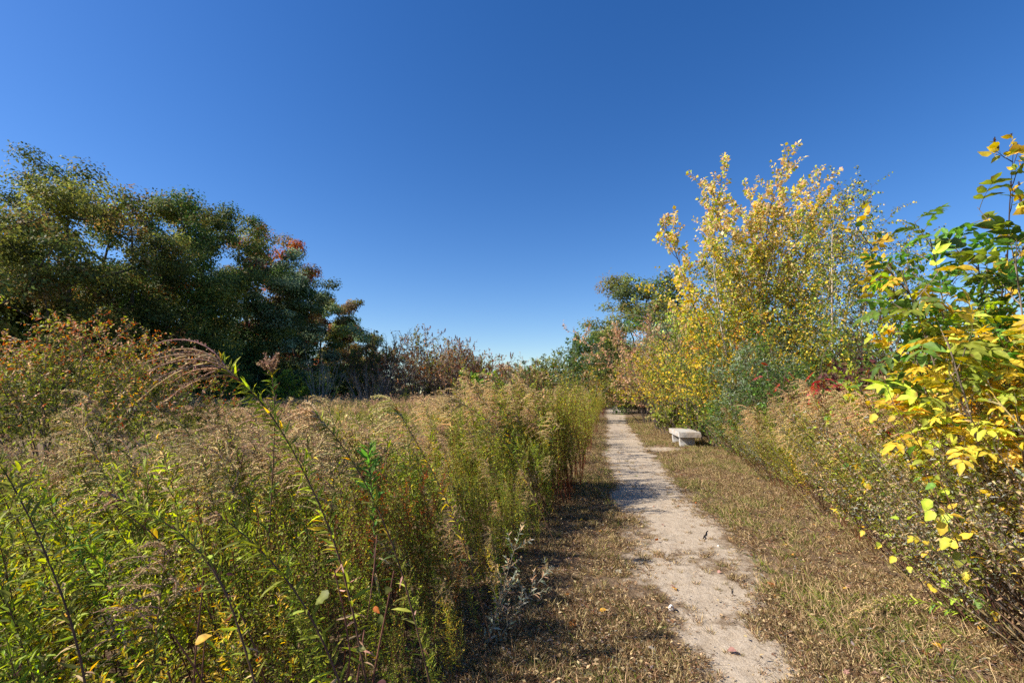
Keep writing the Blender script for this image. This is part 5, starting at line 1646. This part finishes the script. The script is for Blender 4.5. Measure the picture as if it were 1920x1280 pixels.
def cover():
    P, Q, S, I = [], [], [], []
    n = 60000
    y = 1.9 + 32 * R.random(n) ** 2.1
    x0, x1 = left_edge(y) - .5, right_edge(y) + .6
    x = x0 + (x1 - x0) * R.random(n)
    m = sand_mask(x, y)
    dens = .035 + .965 * (1 - m) ** 1.5
    bare = fbm(x * 2.1, y * 1.7, 61)
    dens *= .30 + .70 * sstep(.40, .60, bare)
    keep = R.random(n) < dens
    x, y, m = x[keep], y[keep], m[keep]
    gn = fbm(x * 1.3, y * .9, 66) + .12 * (x > path_r(y)) - .02
    for i in range(len(x)):
        g = gn[i] + R.normal(0, .05)
        if m[i] > .5:
            k = R.choice([2, 0, 6, 4], p=[.45, .2, .3, .05]); s = R.uniform(.4, .8)
        elif g > .62:
            k = R.choice([3, 4, 1, 5], p=[.38, .22, .2, .2]); s = R.uniform(.6, 1.15)
        else:
            k = R.choice([0, 1, 2, 3, 5, 6, 7], p=[.23, .06, .28, .03, .21, .19, .0]); s = R.uniform(.45, .95)
        P.append((x[i], y[i], float(0))); S.append(s * (1 + .02 * y[i])); I.append(k); Q.append((R.normal(0, .15), R.normal(0, .15), R.random() * 6.28))
    z = hgt(x, y) + .003
    P = [(a, b, c) for (a, b, _), c in zip(P, z)]
    scatter('dry_grass', 'dry grass tufts and leaf litter covering both path margins', COVER, P, Q, S, I, cat='grass')
    print('cover', len(P))


cover()

reseed(27)
# fallen leaves one can pick out
FL = []
for pk in (dict(orange=2, gold=1), dict(rust=1, brown=1), dict(tan=1, pink=1), dict(grey=1), dict(brown=2, dbrown=1)):
    for tp in (T_MAPLE, T_OVATE):
        mb = MB()
        add_leaves(mb, np.zeros((1, 3)), np.array([[0, 1., .12]]), np.array([[.2, 0, 1.]]), .06, .042, pick(1, **pk), tp)
        FL.append(mb.mesh('fallen_leaf', M_DRY))
c = 0
while c < 150:
    y = 2.4 + 8 * R.random() ** 1.6
    x = float(left_edge(y)) + .1 + (float(right_edge(y)) - float(left_edge(y))) * R.random()
    if sand_mask(np.array(x), np.array(y)) > .5 and R.random() < .85: continue
    o = link('fallen_leaf', FL[R.integers(len(FL))])
    o.location = (x, y, float(hgt(x, y)) + .022); o.rotation_euler = (R.normal(0, .35), R.normal(0, .35), R.random() * 6.28)
    s = float(np.exp(R.normal(-.1, .25))); o.scale = (s, s, s)
    tag(o, 'fallen dry autumn leaf on the grassy margin of the path', 'leaf', 'fallen leaves along the path')
    c += 1


def rock(name, label, px_, py_, size, mat):
    p = on_ground(px_, py_)
    mb = MB()
    nu, nv = 14, 9
    U, Vv = np.meshgrid(np.linspace(0, 2 * math.pi, nu, endpoint=False), np.linspace(.02, math.pi - .02, nv))
    v = np.stack([np.sin(Vv) * np.cos(U), np.sin(Vv) * np.sin(U), np.cos(Vv)], -1)
    r = 1 + .5 * (fbm(v[..., 0] * 1.4 + 7, v[..., 1] * 1.4 + v[..., 2] * 2.1, 21, 3) - .5)
    v = v * r[..., None] * np.array(size) + np.array([0, 0, size[2] * .6])
    k = (np.arange(nv - 1) * nu)[:, None]; a = np.arange(nu)[None]; b = (a + 1) % nu
    mb.add(v.reshape(-1, 3), (1, 1, 1), np.stack([k + a, k + nu + a, k + nu + b, k + b], -1).reshape(-1, 4))
    o = link(name, mb.mesh(name, mat)); o.location = (p[0], p[1], float(hgt(p[0], p[1])) + .004)
    return tag(o, label, 'stone')


rock('stone', 'small white stone on the left side of the sandy path', 1259, 1146, (.022, .02, .026), M_PEBBLE)
rock('stone', 'pale pebble on the right of the path beyond the dark stick', 1347, 1024, (.014, .012, .01), M_PEBBLE)


def stick(label, a, b, r, col):
    A, B = on_ground(*a), on_ground(*b)
    K = 7
    P = np.linspace(0, 1, K)[:, None] * (B - A)[None]
    P[1:-1] += R.normal(0, .008, (K - 2, 3)); P[:, 2] = .012 + np.abs(R.normal(0, .006, K))
    mb = MB(); tubes(mb, P[None], r, r * .6, col, 6)
    mb2 = MB()
    o = link('stick', mb.mesh('stick', M_BARK, True)); o.location = (A[0], A[1], float(hgt(A[0], A[1])))
    tag(o, label, 'stick')


stick('dark short stick lying on the sandy path', (1318, 1011), (1327, 996), .007, (.04, .03, .025))
stick('thin dark twig on the right of the sandy path', (1368, 1103), (1378, 1120), .003, (.05, .035, .03))
stick('pale straw stem jutting from the left bank over the margin', (965, 1127), (1036, 1080), .003, (.42, .31, .17))
